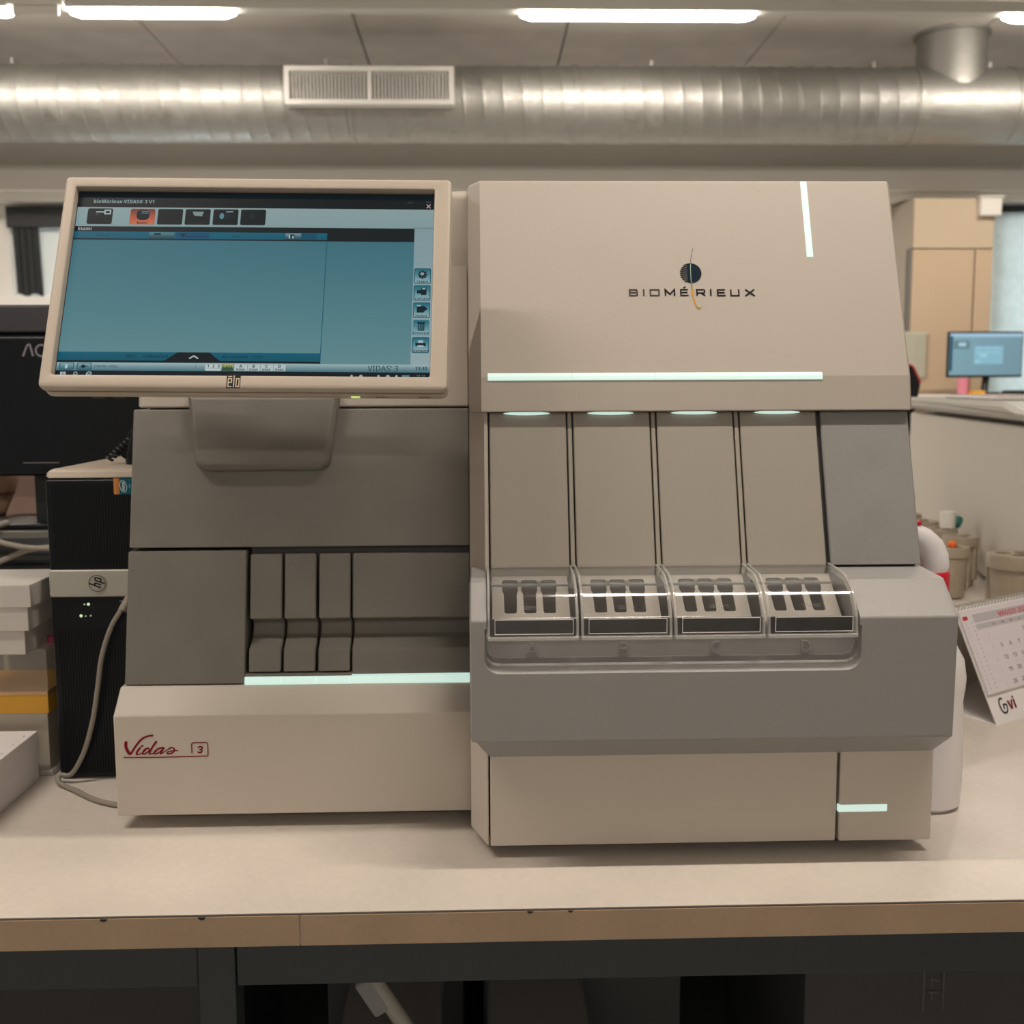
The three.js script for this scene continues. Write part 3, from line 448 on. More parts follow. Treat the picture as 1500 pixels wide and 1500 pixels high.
  { // red script mark on the left base
    const m = printMat(1200, 494, (x, c) => {
      x.scale(0.8, 0.8); x.lineCap = 'round'; x.lineJoin = 'round'; const col = c('#7d0a22');
      const S = (w, p) => { x.strokeStyle = col; x.lineWidth = w * 1.25; x.beginPath(); x.moveTo(p[0], p[1]); for (let i = 2; i < p.length; i += 6) x.bezierCurveTo(p[i], p[i + 1], p[i + 2], p[i + 3], p[i + 4], p[i + 5]); x.stroke(); };
      S(30, [256, 236, 240, 290, 262, 330, 288, 380]); S(24, [288, 380, 300, 395, 312, 385, 322, 368]); S(20, [318, 375, 365, 300, 420, 215, 478, 178]); S(17, [470, 184, 510, 158, 555, 146, 598, 148]);
      S(20, [430, 310, 400, 350, 378, 378, 386, 394]); S(12, [386, 396, 410, 402, 460, 380, 500, 340]); S(16, [448, 292, 455, 286, 460, 282, 470, 278]);
      S(17, [540, 318, 500, 310, 462, 350, 462, 386]); S(15, [462, 388, 480, 404, 530, 372, 560, 330]); S(20, [642, 228, 600, 280, 560, 345, 548, 386]); S(12, [548, 390, 575, 402, 610, 380, 640, 350]);
      S(18, [735, 312, 680, 306, 620, 340, 606, 384]); S(14, [606, 386, 640, 404, 700, 360, 730, 318]); S(16, [735, 316, 712, 350, 700, 372, 690, 392]); S(10, [690, 394, 740, 370, 790, 330, 822, 312]);
      S(15, [800, 326, 830, 300, 872, 310, 870, 342, 862, 380, 810, 400, 775, 388]); S(11, [772, 386, 770, 360, 830, 352, 912, 352]);
      S(11, [222, 434, 500, 440, 900, 436, 1270, 430, 1292, 430, 1298, 416, 1298, 400]); S(11, [1298, 400, 1298, 350, 1298, 300, 1298, 280, 1298, 258, 1288, 250, 1266, 250, 1210, 250, 1170, 250, 1120, 250, 1100, 250, 1092, 262, 1092, 284, 1092, 320, 1092, 350, 1092, 384]);
      S(15, [1176, 312, 1195, 300, 1232, 300, 1226, 322, 1222, 338, 1206, 340, 1196, 340]); S(15, [1200, 340, 1226, 340, 1228, 378, 1200, 382, 1186, 384, 1174, 380, 1170, 374]);
    }, { ground: '#7d0a22' });
    const p = lpart(base, 'printed_mark', sheet(0.1465, 0.1465 * 494 / 1200), m, 'dark red script mark with a framed numeral'); p.position.set(-0.4715 + 0.0733 - 0.035, 1.0068 - BT, 1.6 - 1.3445); }
}

// ---------------------------------------------------------------- touch monitor on the analyser
{
  const t = thing('touchscreen_monitor', 'cream touchscreen monitor tilted back on the analyser showing a teal program window', 'monitor', [-0.25761, 1.57292, -1.267]);
  t.rotation.set(-23.3 * D2R, -0.94 * D2R, -0.684 * D2R, 'YXZ');
  const w = 0.205, h = 0.1153, oL = -w - 0.0150, oR = w + 0.0205, oT = h + 0.0165, oB = -h - 0.0165;
  const fs = shapeOf(rp([[oL, oB], [oR, oB], [oR, oT], [oL, oT]], 0.006, 4));
  const ho = new THREE.Path(); rp([[-w - 0.002, -h - 0.001], [w + 0.001, -h - 0.001], [w + 0.001, h + 0.003], [-w - 0.002, h + 0.003]], 0.002, 3).forEach((q, i) => (i ? ho.lineTo(q[0], q[1]) : ho.moveTo(q[0], q[1]))); ho.closePath(); fs.holes.push(ho);
  const bez = lpart(t, 'bezel', extr(fs, 0.014, 0.003).translate(0, 0, -0.004), M.monitor, 'cream bezel');
  const shell = (a, z) => rp([[oL + a, oB + a], [oR - a, oB + a], [oR - a, oT - a], [oL + a, oT - a]], 0.01, 4).map(([x, y]) => V(x, y, z));
  const back = lpart(t, 'back_shell', loft([shell(0.0, -0.005), shell(-0.0005, -0.016), shell(0.004, -0.026), shell(0.02, -0.042), shell(0.06, -0.055)].reverse(), 'z'), M.monitor);
  lpart(t, 'neck', bx(-0.05, 0.05, -0.06, 0.05, -0.12, -0.05, 0.012), M.greyLeft, 'grey mounting arm');
  const ui = printMat(2048, 1152, (x) => {
    const W = 2048, H = 1152, R = (a, b, c, d, col) => { x.fillStyle = col; x.fillRect(a * W, b * H, (c - a) * W, (d - b) * H); };
    const RR = (a, b, c, d, r, col) => { x.fillStyle = col; const X = a * W, Y = b * H, w2 = (c - a) * W, h2 = (d - b) * H; x.beginPath(); x.moveTo(X + r, Y); x.arcTo(X + w2, Y, X + w2, Y + h2, r); x.arcTo(X + w2, Y + h2, X, Y + h2, r); x.arcTo(X, Y + h2, X, Y, r); x.arcTo(X, Y, X + w2, Y, r); x.closePath(); x.fill(); };
    const G = (a, b, c, d, c0, c1) => { const g = x.createLinearGradient(0, b * H, 0, d * H); g.addColorStop(0, c0); g.addColorStop(1, c1); R(a, b, c, d, g); };
    const T = (s, u, v, px, col, al = 'left', wt = '') => { x.fillStyle = col; x.font = `${wt} ${px}px sans-serif`; x.textAlign = al; x.textBaseline = 'middle'; x.fillText(s, u * W, v * H); };
    const gl = (u, v, w0, h0, col) => { x.fillStyle = col; x.beginPath(); x.ellipse(u * W, v * H, w0, h0, 0, 0, 7); x.fill(); };
    R(0, 0, 1, 1, '#0b181d');
    T('bioMérieux-VIDAS® 3 V1', 0.042, 0.05, 30, '#8fa9ad', 'left', 'bold');
    R(0.923, 0.042, 0.94, 0.045, '#4c6066'); R(0.976, 0.038, 0.99, 0.041, '#4c6066'); x.strokeStyle = '#d7a3ac'; x.lineWidth = 6; x.beginPath(); x.moveTo(0.978 * W, 0.053 * H); x.lineTo(0.989 * W, 0.074 * H); x.moveTo(0.989 * W, 0.053 * H); x.lineTo(0.978 * W, 0.074 * H); x.stroke();
    G(0, 0.082, 1, 0.19, '#8ea4a6', '#86a0a3'); R(0.946, 0.185, 1, 0.188, '#5b777d');
    const ic = [0.03, 0.149, 0.226, 0.303, 0.381, 0.458];
    ic.forEach((u, i) => { RR(u, 0.09, u + 0.07, 0.178, 10, i === 1 ? '#b0563e' : '#101b20'); if (i === 1) { const g = x.createLinearGradient(0, 0.09 * H, 0, 0.178 * H); g.addColorStop(0, '#5a3a36'); g.addColorStop(0.5, '#b05640'); g.addColorStop(1, '#cf7350'); RR(u + 0.002, 0.092, u + 0.068, 0.176, 8, g); } });
    x.strokeStyle = '#a9bdc0'; x.lineWidth = 8; x.strokeRect(0.078 * W, 0.1 * H, 0.015 * W, 0.02 * H); R(0.053, 0.106, 0.078, 0.113, '#a9bdc0'); R(0.053, 0.121, 0.06, 0.124, '#6c8388');
    RR(0.167, 0.096, 0.203, 0.153, 26, '#0d1e26'); R(0.18, 0.103, 0.2, 0.107, '#7d9296'); R(0.18, 0.113, 0.2, 0.116, '#7d9296'); T('Esami', 0.185, 0.168, 22, '#1a0f0e', 'center', 'bold');
    x.fillStyle = '#7f9395'; x.beginPath(); x.moveTo(0.322 * W, 0.104 * H); x.lineTo(0.354 * W, 0.104 * H); x.lineTo(0.35 * W, 0.13 * H); x.lineTo(0.328 * W, 0.126 * H); x.fill();
    RR(0.416, 0.1, 0.436, 0.106, 3, '#9db2b5'); gl(0.405, 0.128, 13, 20, '#5e8894'); gl(0.421, 0.125, 18, 22, '#0a2630'); R(0.262, 0.165, 0.29, 0.167, '#2b3a40'); R(0.32, 0.166, 0.352, 0.168, '#2b3a40'); gl(0.49, 0.128, 16, 18, '#1b2a30');
    R(0, 0.19, 0.946, 0.265, '#121d22'); T('Esami', 0.008, 0.204, 28, '#a5b5b6', 'left', 'bold');
    G(0, 0.219, 0.703, 0.258, '#0f6278', '#0a5a70'); G(0.208, 0.222, 0.278, 0.258, '#5d8890', '#123f4c'); R(0.283, 0.222, 0.376, 0.258, '#0a4f72'); G(0.587, 0.222, 0.63, 0.258, '#7fa0a4', '#123f4c'); R(0.632, 0.222, 0.675, 0.258, '#0d4f66');
    T('Paziente', 0.08, 0.239, 20, '#06323e', 'center'); T('Stato', 0.45, 0.241, 19, '#06323e', 'center'); R(0.222, 0.226, 0.24, 0.236, '#0b2730'); R(0.294, 0.228, 0.308, 0.238, '#06323e'); R(0.3, 0.238, 0.304, 0.25, '#06323e'); R(0.31, 0.242, 0.37, 0.246, '#083a52'); RR(0.6, 0.228, 0.612, 0.248, 4, '#0c1c20'); R(0.597, 0.232, 0.6, 0.25, '#dfe8e8'); R(0.606, 0.236, 0.61, 0.25, '#b8c8c8');
    G(0, 0.265, 0.946, 0.925, '#3f727f', '#658f95'); R(0.7025, 0.265, 0.7045, 0.925, '#12586c');
    G(0.946, 0.19, 1, 0.925, '#849da3', '#97adb2');
    const cap = ['Creare', 'Caricare', 'Inviare', 'Eliminare', 'Stampare'];
    cap.forEach((s, i) => { const v = 0.41 + i * 0.0925; RR(0.949, v, 0.995, v + 0.083, 8, i === 3 ? '#5e949f' : '#0d4f60'); const g = x.createLinearGradient(0, v * H, 0, (v + 0.083) * H); g.addColorStop(0, '#1a6678'); g.addColorStop(1, '#a4bcc0'); RR(0.951, v + 0.003, 0.993, v + 0.079, 7, g); T(s, 0.972, v + 0.071, 20, '#10282f', 'center', 'bold');
      const cx = 0.972, cy = v + 0.034; if (i === 0) { for (let k = 0; k < 8; k++) { x.save(); x.translate(cx * W, cy * H); x.rotate(k * Math.PI / 4); x.fillStyle = '#0f262e'; x.fillRect(-6, -26, 12, 14); x.restore(); } gl(cx, cy, 17, 17, '#0f262e'); gl(cx - 0.001, cy - 0.004, 11, 10, '#8aa2a6'); }
      if (i === 1) { RR(cx - 0.003, cy - 0.022, cx + 0.012, cy + 0.018, 5, '#0f262e'); R(cx - 0.014, cy - 0.008, cx + 0.002, cy + 0.01, '#0f262e'); R(cx, cy - 0.02, cx + 0.009, cy - 0.012, '#9fb5b8'); }
      if (i === 2) { R(cx - 0.013, cy - 0.016, cx + 0.006, cy + 0.02, '#0f262e'); x.beginPath(); x.fillStyle = '#0f262e'; x.moveTo((cx + 0.005) * W, (cy - 0.018) * H); x.lineTo((cx + 0.017) * W, cy * H); x.lineTo((cx + 0.005) * W, (cy + 0.018) * H); x.fill(); R(cx - 0.013, cy - 0.02, cx - 0.002, cy - 0.013, '#9fb5b8'); }
      if (i === 3) { R(cx - 0.009, cy - 0.016, cx + 0.009, cy + 0.024, '#0f2f38'); R(cx - 0.011, cy - 0.021, cx + 0.011, cy - 0.016, '#0f2f38'); for (let k = -1; k < 2; k++) R(cx + k * 0.005 - 0.001, cy - 0.01, cx + k * 0.005 + 0.001, cy + 0.02, '#5b8f99'); }
      if (i === 4) { R(cx - 0.014, cy - 0.004, cx + 0.014, cy + 0.012, '#0f262e'); R(cx - 0.007, cy - 0.018, cx + 0.007, cy - 0.004, '#a9bec1'); R(cx - 0.008, cy + 0.008, cx + 0.008, cy + 0.018, '#a9bec1'); } });
    G(0, 0.868, 0.703, 0.912, '#0d6076', '#0a566b'); R(0, 0.912, 0.703, 0.922, '#0d1b20'); x.fillStyle = '#121c21'; x.beginPath(); x.moveTo(0.283 * W, 0.915 * H); x.lineTo(0.32 * W, 0.868 * H); x.lineTo(0.405 * W, 0.868 * H); x.lineTo(0.437 * W, 0.915 * H); x.fill();
    x.strokeStyle = '#b8c7c8'; x.lineWidth = 8; x.beginPath(); x.moveTo(0.352 * W, 0.9 * H); x.lineTo(0.364 * W, 0.886 * H); x.lineTo(0.376 * W, 0.9 * H); x.stroke();
    T('MISC.', 0.197, 0.889, 24, '#07323e', 'center', 'bold'); T('Calibrazioni', 0.262, 0.889, 24, '#07323e', 'center', 'bold'); T('Kit controllo', 0.475, 0.889, 24, '#07323e', 'center', 'bold'); T('CDAB', 0.535, 0.889, 24, '#07323e', 'center');
    G(0, 0.924, 1, 0.965, '#a6bcbe', '#4a7480'); for (const [a, b] of [[0.007, 0.047], [0.054, 0.094]]) { RR(a, 0.926, b, 0.962, 8, '#174c5a'); const g = x.createLinearGradient(0, 0.926 * H, 0, 0.962 * H); g.addColorStop(0, '#8fb0b5'); g.addColorStop(1, '#2c6472'); RR(a + 0.002, 0.928, b - 0.002, 0.96, 7, g); } gl(0.026, 0.944, 8, 14, '#b5c9cb'); gl(0.071, 0.944, 12, 10, '#0f2a32'); R(0.074, 0.942, 0.083, 0.946, '#0f2a32');
    T('Utente: vidas', 0.1, 0.943, 22, '#123d49'); T('!', 0.37, 0.943, 24, '#123d49');
    RR(0.397, 0.928, 0.44, 0.962, 5, '#c3cfce'); T('1', 0.405, 0.938, 24, '#1a2b30', 'center', 'bold'); T('2', 0.419, 0.938, 24, '#1a2b30', 'center', 'bold'); T('3', 0.433, 0.938, 24, '#1a2b30', 'center', 'bold'); R(0.4, 0.948, 0.438, 0.95, '#7f9496'); R(0.442, 0.926, 0.472, 0.962, '#37573f'); R(0.443, 0.927, 0.471, 0.944, '#b9bf7e'); T('Cavie', 0.457, 0.937, 20, '#1c2416', 'center', 'bold');
    RR(0.475, 0.928, 0.612, 0.962, 5, '#b9c8c8'); 'ABCD'.split('').forEach((ch, i) => { T(ch, 0.492 + i * 0.0345, 0.938, 24, '#1a2b30', 'center', 'bold'); T('0/6AA', 0.492 + i * 0.0345, 0.955, 17, '#2e464c', 'center', 'bold'); if (i) R(0.475 + i * 0.0345, 0.93, 0.4765 + i * 0.0345, 0.962, '#7f9496'); });
    T('VIDAS', 0.832, 0.945, 46, '#17343e'); T('•', 0.895, 0.936, 30, '#17343e', 'center'); T('3', 0.903, 0.945, 46, '#17343e'); R(0.933, 0.934, 0.9345, 0.957, '#5b828b'); T('11:10', 0.976, 0.944, 27, '#143039', 'center', 'bold');
    R(0, 0.966, 1, 1, '#101c22'); for (const [a, b] of [[0, 0], [1, 0], [0, 1], [1, 1]]) R(0.012 + a * 0.008, 0.972 + b * 0.014, 0.019 + a * 0.008, 0.985 + b * 0.013, '#a9bcbf');
    x.strokeStyle = '#9fb3b6'; x.lineWidth = 5; x.beginPath(); x.arc(0.053 * W, 0.981 * H, 9, 0, 7); x.moveTo(0.049 * W, 0.988 * H); x.lineTo(0.044 * W, 0.997 * H); x.stroke(); x.lineWidth = 6; x.beginPath(); x.arc(0.089 * W, 0.984 * H, 14, 0.6, 6.1); x.moveTo(0.082 * W, 0.984 * H); x.lineTo(0.096 * W, 0.984 * H); x.stroke();
    [0.79, 0.815, 0.862, 0.887, 0.91].forEach((u, i) => { gl(u, 0.986, 7 + (i % 2) * 3, 10, '#9db1b4'); }); R(0.925, 0.978, 0.945, 0.994, '#5f858c'); T('11:12', 0.975, 0.982, 20, '#8ba0a4', 'center');
  }, { opaque: true, emit: 0.92, roughness: 0.3 });
  const sc = lpart(t, 'screen', sheet(2 * w + 0.002, 2 * h + 0.002), ui, 'lit screen with a teal program window'); sc.position.z = 0.0008;
  lpart(sc, 'panel_glass', bx(-w - 0.002, w + 0.002, -h - 0.002, h + 0.002, -0.004, -0.0006, 0), M.black);
  const el = lpart(bez, 'maker_badge', sheet(0.0150, 0.0168), printMat(128, 144, (x) => { x.fillStyle = '#252e35'; x.fillRect(0, 0, 128, 144); x.strokeStyle = '#c9b8a2'; x.lineWidth = 10; x.lineCap = 'butt'; x.beginPath(); x.moveTo(12, 24); x.lineTo(50, 24); x.moveTo(16, 84); x.lineTo(46, 84); x.lineTo(46, 46); x.lineTo(16, 46); x.lineTo(16, 126); x.lineTo(50, 126); x.moveTo(68, 14); x.lineTo(68, 133); x.moveTo(90, 46); x.lineTo(116, 46); x.lineTo(116, 126); x.lineTo(90, 126); x.closePath(); x.stroke(); }, { opaque: true }), 'small dark badge with pale letters'); el.position.set(-0.0075, oB + 0.0078, 0.0103);
  lpart(back, 'power_light', bx(0.118, 0.128, oB - 0.0012, oB + 0.002, -0.0140, -0.0105, 0.0006, 1), mat(0.4, 0.5, 0.2, { emissive: new THREE.Color().setRGB(0.55, 0.8, 0.2), emissiveIntensity: 0.9 }), 'green power light');
  const bt = lpart(back, 'button_marks', sheet(0.075, 0.007), printMat(600, 56, (x, c) => { x.fillStyle = c('#3d2f22'); x.font = 'bold 34px sans-serif'; x.textBaseline = 'middle'; x.fillText('■', 0, 28); x.fillText('SELECT', 90, 28); x.fillText('◂', 290, 28); x.fillText('▸', 400, 28); x.fillText('MENU', 480, 28); }), 'tiny button lettering'); bt.position.set(0.171, oB - 0.0009, -0.0115); bt.rotation.x = Math.PI / 2;
  for (const x of [-0.165, -0.142]) lpart(back, 'vent_slot', bx(x - 0.007, x + 0.007, oB + 0.001, oB + 0.006, -0.0255, -0.021, 0.001), M.black, 'dark slot in the underside');
}

// ---------------------------------------------------------------- computer tower and what lies around it
{
  const t = thing('computer_tower', 'black desktop computer tower with silver band beside the analyser', 'computer', [-0.52, BT, -1.73]);
  const x0 = -0.6035, x1 = -0.4650, zf = -1.53, top = 1.338;
  part(t, 'case', bx(x0 + 0.003, x1 - 0.003, BT + 0.004, top - 0.006, -1.93, zf - 0.012, 0.003), M.black);
  part(t, 'top_cover', slab(rp([[1.533, top - 0.006], [1.536, top + 0.004], [1.55, top + 0.006], [1.93, top + 0.006], [1.93, top - 0.006]], 0.002, 3), x0, x1, 0.004), M.monitor, 'beige top cover');
  const front = part(t, 'front_bezel', bx(x0, x1, BT + 0.003, top - 0.007, zf - 0.013, zf, 0.004), M.blackGloss, 'ribbed black front');
  const rg = bx(-0.0009, 0.0009, 0, 1, 0, 0.0006, 0); const ribs = []; for (let i = 0; i < 30; i++) for (const [y0, y1] of [[BT + 0.01, 1.12], [1.208, top - 0.015]]) ribs.push(rg.clone().scale(1, y1 - y0, 1).translate(x0 + 0.01 + i * 0.004, y0, zf - 0.0004));
  part(t, 'front_ribs', merge(ribs), M.rib, null, front).userData.kind = 'stuff';
  const band = part(t, 'silver_band', bx(x0 - 0.0005, x1 + 0.0005, 1.165, 1.204, zf - 0.012, zf + 0.003, 0.003), mat(0.40, 0.39, 0.35, { roughness: 0.4, metalness: 0.2 }), 'silver grey band');
  const lg = lpart(band, 'round_badge', fin(new THREE.CylinderGeometry(0.0125, 0.0125, 0.002, 40).rotateX(Math.PI / 2)), mat(0.42, 0.40, 0.37, { metalness: 0.5, roughness: 0.3 }), 'round badge with two letters turned sideways'); lg.position.set(-0.5365 + 0.52, 1.1850 - BT, 1.73 + zf + 0.0035);
  const lm = printMat(256, 256, (x, c) => { x.translate(128, 128); x.rotate(-Math.PI / 2 + 0.1); x.strokeStyle = c('#12161a'); x.lineWidth = 8; x.beginPath(); x.arc(0, 0, 118, 0, 7); x.stroke(); x.lineWidth = 20; x.lineJoin = 'round'; x.beginPath(); x.moveTo(-10, -112); x.lineTo(-62, 62); x.moveTo(-38, -28); x.lineTo(-2, -34); x.lineTo(2, -10); x.lineTo(-18, 62); x.stroke(); x.beginPath(); x.moveTo(44, -34); x.lineTo(8, 108); x.moveTo(44, -34); x.lineTo(82, -34); x.lineTo(84, -14); x.lineTo(68, 54); x.lineTo(24, 54); x.stroke(); });
  const lp = lpart(lg, 'badge_letters', sheet(0.0245, 0.0245), lm); lp.position.z = 0.0012;
  for (const [px, py, r] of [[-0.5515, 1.1545, 0.0022], [-0.557, 1.1545, 0.0014], [-0.5625, 1.138, 0.0022], [-0.556, 1.1375, 0.0012], [-0.549, 1.138, 0.0013]]) part(t, 'indicator_light', fin(new THREE.SphereGeometry(r, 10, 8).translate(px, py, zf)), mat(0.5, 0.6, 0.4, { emissive: new THREE.Color().setRGB(0.55, 0.75, 0.45), emissiveIntensity: r > 0.002 ? 0.8 : 0.2 }), 'tiny light', front);
  const st = lpart(front, 'round_corner_sticker', sheet(0.05, 0.0225), printMat(400, 180, (x) => { const g = x.createLinearGradient(0, 0, 90, 0); g.addColorStop(0, '#c98a4a'); g.addColorStop(1, '#a8683a'); x.fillStyle = '#14566a'; x.fillRect(0, 0, 400, 180); x.fillStyle = g; x.fillRect(0, 0, 62, 180); x.translate(105, 90); x.rotate(-Math.PI / 2); x.strokeStyle = '#c6d8da'; x.lineWidth = 6; x.beginPath(); x.ellipse(0, 0, 66, 36, -0.2, 0, 7); x.stroke(); x.fillStyle = '#dbe6e6'; x.font = 'bold 44px sans-serif'; x.textAlign = 'center'; x.textBaseline = 'middle'; x.fillText('intel', 0, 0); x.font = '16px sans-serif'; x.fillText('inside', 0, 70); }, { opaque: true }), 'blue and orange sticker'); st.position.set(-0.4835 + 0.52, 1.3210 - BT, 1.73 + zf + 0.0012);
  part(t, 'port_slot', bx(-0.508, -0.496, 1.158, 1.1595, zf - 0.003, zf + 0.0008, 0), mat(0.2, 0.2, 0.2), null, front);
  // barcode scanner lying on top
  const s = thing('barcode_scanner', 'black handheld scanner with ribbed cable tail on top of the tower', 'scanner', [-0.50, top + 0.006, -1.66]);
  part(s, 'handle', tube([[-0.535, 1.358, -1.66], [-0.522, 1.372, -1.658], [-0.508, 1.392, -1.655], [-0.497, 1.402, -1.65]], 0.0135, 20, 14), M.blackGloss);
  part(s, 'head', loft([0, 1, 2, 3, 4].map((i) => { const y = 1.3445 + i * 0.0155, a = [0.036, 0.034, 0.028, 0.022, 0.008][i]; return rp([[-a, -a * 0.8], [a, -a * 0.8], [a, a * 0.8], [-a, a * 0.8]], a * 0.5, 3).map(([u, v]) => V(-0.490 + u - 0.008 * i / 4, y, -1.655 + v)); }), 'y'), M.blackGloss);
  const ribg = new THREE.TorusGeometry(0.0050, 0.0016, 6, 14); const rl = []; for (let i = 0; i < 7; i++) rl.push(ribg.clone().rotateX(Math.PI / 2).rotateZ(-0.6).translate(-0.552 + i * 0.0052, 1.352 + i * 0.0047, -1.648)); part(s, 'strain_relief', fin(merge(rl.map((g) => g.toNonIndexed()))), M.black);
  const h = thing('scanner_cradle', 'cream plastic cradle standing behind the scanner on the tower', 'cradle', [-0.462, top + 0.006, -1.70]); part(h, 'base', bx(-0.53, -0.466, top + 0.0065, top + 0.012, -1.74, -1.69, 0.003), M.monitor); part(h, 'post', bx(-0.490, -0.466, top + 0.012, 1.43, -1.725, -1.70, 0.009), M.monitor);
  // grey cable
  single('grey_cable', 'grey cable plugged into the tower front and trailing onto the bench', 'cable', tube([[-0.494, 1.163, -1.520], [-0.501, 1.149, -1.513], [-0.514, 1.128, -1.512], [-0.530, 1.085, -1.513], [-0.539, 1.036, -1.514], [-0.549, 0.986, -1.514], [-0.566, 0.937, -1.514], [-0.584, 0.912, -1.514], [-0.5985, 0.912, -1.516], [-0.597, 0.906, -1.506], [-0.584, 0.9045, -1.493], [-0.562, 0.9042, -1.475], [-0.528, 0.9042, -1.443], [-0.494, 0.9042, -1.422], [-0.45, 0.9042, -1.41]], 0.0035, 120, 10), M.cable);
  single('cable_plug', 'ribbed grey plug in the tower front', 'plug', tube([[-0.486, 1.171, -1.526], [-0.492, 1.163, -1.521], [-0.4995, 1.148, -1.513]], 0.0062, 12, 10), M.cable);
}
{ // tip boxes, left of the tower
  const xr = -0.6215, xl = -0.745;
  const lo = thing('pipette_tip_box', 'clear tip box with a yellow rack at the bottom of the stack', 'tip box', [(xr + xl) / 2, BT, -1.62]);
  const z0 = -1.675, z1 = -1.548;
  const shellBox = (a, b, y0, y1, za, zb, th) => merge([bx(a, b, y0, y1, zb - th, zb, 0.001, 1), bx(a, b, y0, y1, za, za + th, 0.001, 1), bx(a, a + th, y0, y1, za + th, zb - th, 0.001, 1), bx(b - th, b, y0, y1, za + th, zb - th, 0.001, 1)]);
  part(lo, 'foot_rim', bx(xl - 0.002, xr + 0.002, BT, BT + 0.008, z0 - 0.002, z1 + 0.002, 0.002), M.milky); part(lo, 'body', merge([shellBox(xl + 0.004, xr - 0.004, BT + 0.008, 0.992, z0 + 0.004, z1 - 0.004, 0.002), bx(xr - 0.02, xr - 0.012, BT + 0.008, 0.992, z1 - 0.012, z1 - 0.006, 0.001)]), mat(0.72, 0.66, 0.58, { transmission: 0.4, thickness: 0, roughness: 0.35 }), 'cloudy lower body');
  { const s = shapeOf([[xl + 0.002, z0 + 0.002], [xr - 0.002, z0 + 0.002], [xr - 0.002, z1 - 0.002], [xl + 0.002, z1 - 0.002]]); for (let i = 0; i < 9; i++) for (let j = 0; j < 9; j++) { const h = new THREE.Path(); h.absarc(xl + 0.014 + i * 0.0119, z0 + 0.014 + j * 0.0123, 0.0036, 0, 7); s.holes.push(h); }
    part(lo, 'tip_rack', fin(new THREE.ExtrudeGeometry(s, { depth: 0.006, bevelEnabled: false, curveSegments: 5 }).rotateX(Math.PI / 2).scale(1, 1, 1).translate(0, 1.024, 0)), M.yellow, 'perforated yellow rack'); part(lo, 'rack_skirt', shellBox(xl + 0.001, xr - 0.001, 0.992, 1.018, z0 + 0.001, z1 - 0.001, 0.002), M.yellow, 'yellow rim'); }
  part(lo, 'lid', merge([shellBox(xl, xr, 1.0185, 1.086, z0, z1, 0.0018), bx(xl, xr, 1.084, 1.0865, z0, z1, 0.001)]), M.clearBox, 'clear lid');
  single('bottle_stopper', 'dark pink stopper lying beside the stacked tip boxes', 'stopper', fin(new THREE.CylinderGeometry(0.007, 0.007, 0.01, 18).translate(-0.628, 1.0918, -1.59)), mat(0.35, 0.04, 0.12));
  const hi = thing('pipette_tip_box', 'milky white tip box stacked on top of the clear one', 'tip box', [(xr + xl) / 2, 1.087, -1.58]); const a0 = -1.64, a1 = -1.505;
  part(hi, 'lower_half', merge([shellBox(xl, xr - 0.014, 1.087, 1.122, a0, a1 - 0.008, 0.002), bx(xl, xr - 0.014, 1.087, 1.0895, a0, a1 - 0.008, 0.001)]), M.milky); part(hi, 'middle', shellBox(xl, xr - 0.006, 1.122, 1.156, a0, a1 - 0.003, 0.002), M.milky);
  part(hi, 'lid', merge([shellBox(xl, xr, 1.156, 1.186, a0, a1, 0.002), bx(xl, xr, 1.184, 1.1875, a0, a1, 0.0012)]), M.milky, 'milky lid');
  const f = thing('tube_rack', 'white foam tube rack with round holes in front of the tip boxes', 'rack', [-0.72, BT, -1.43]);
  { const xa = -0.82, xb = -0.6335, za = -1.535, zb = -1.33, s = shapeOf([[xa, -zb], [xb, -zb], [xb, -za], [xa, -za]]); for (let i = 0; i < 5; i++) for (let j = 0; j < 5; j++) { const h = new THREE.Path(); h.absarc(xb - 0.018 - i * 0.034, -za - 0.028 - j * 0.036, 0.0095, 0, 7); s.holes.push(h); }
    part(f, 'body', fin(new THREE.ExtrudeGeometry(s, { depth: 0.03, bevelEnabled: true, bevelSize: 0.002, bevelThickness: 0.002, bevelOffset: -0.002, bevelSegments: 2, curveSegments: 14 }).rotateX(-Math.PI / 2).translate(0, 0.939, 0)), M.paper); part(f, 'lower_body', bx(xa, xb - 0.001, BT, 0.938, za, zb, 0.002), M.paper); }
}

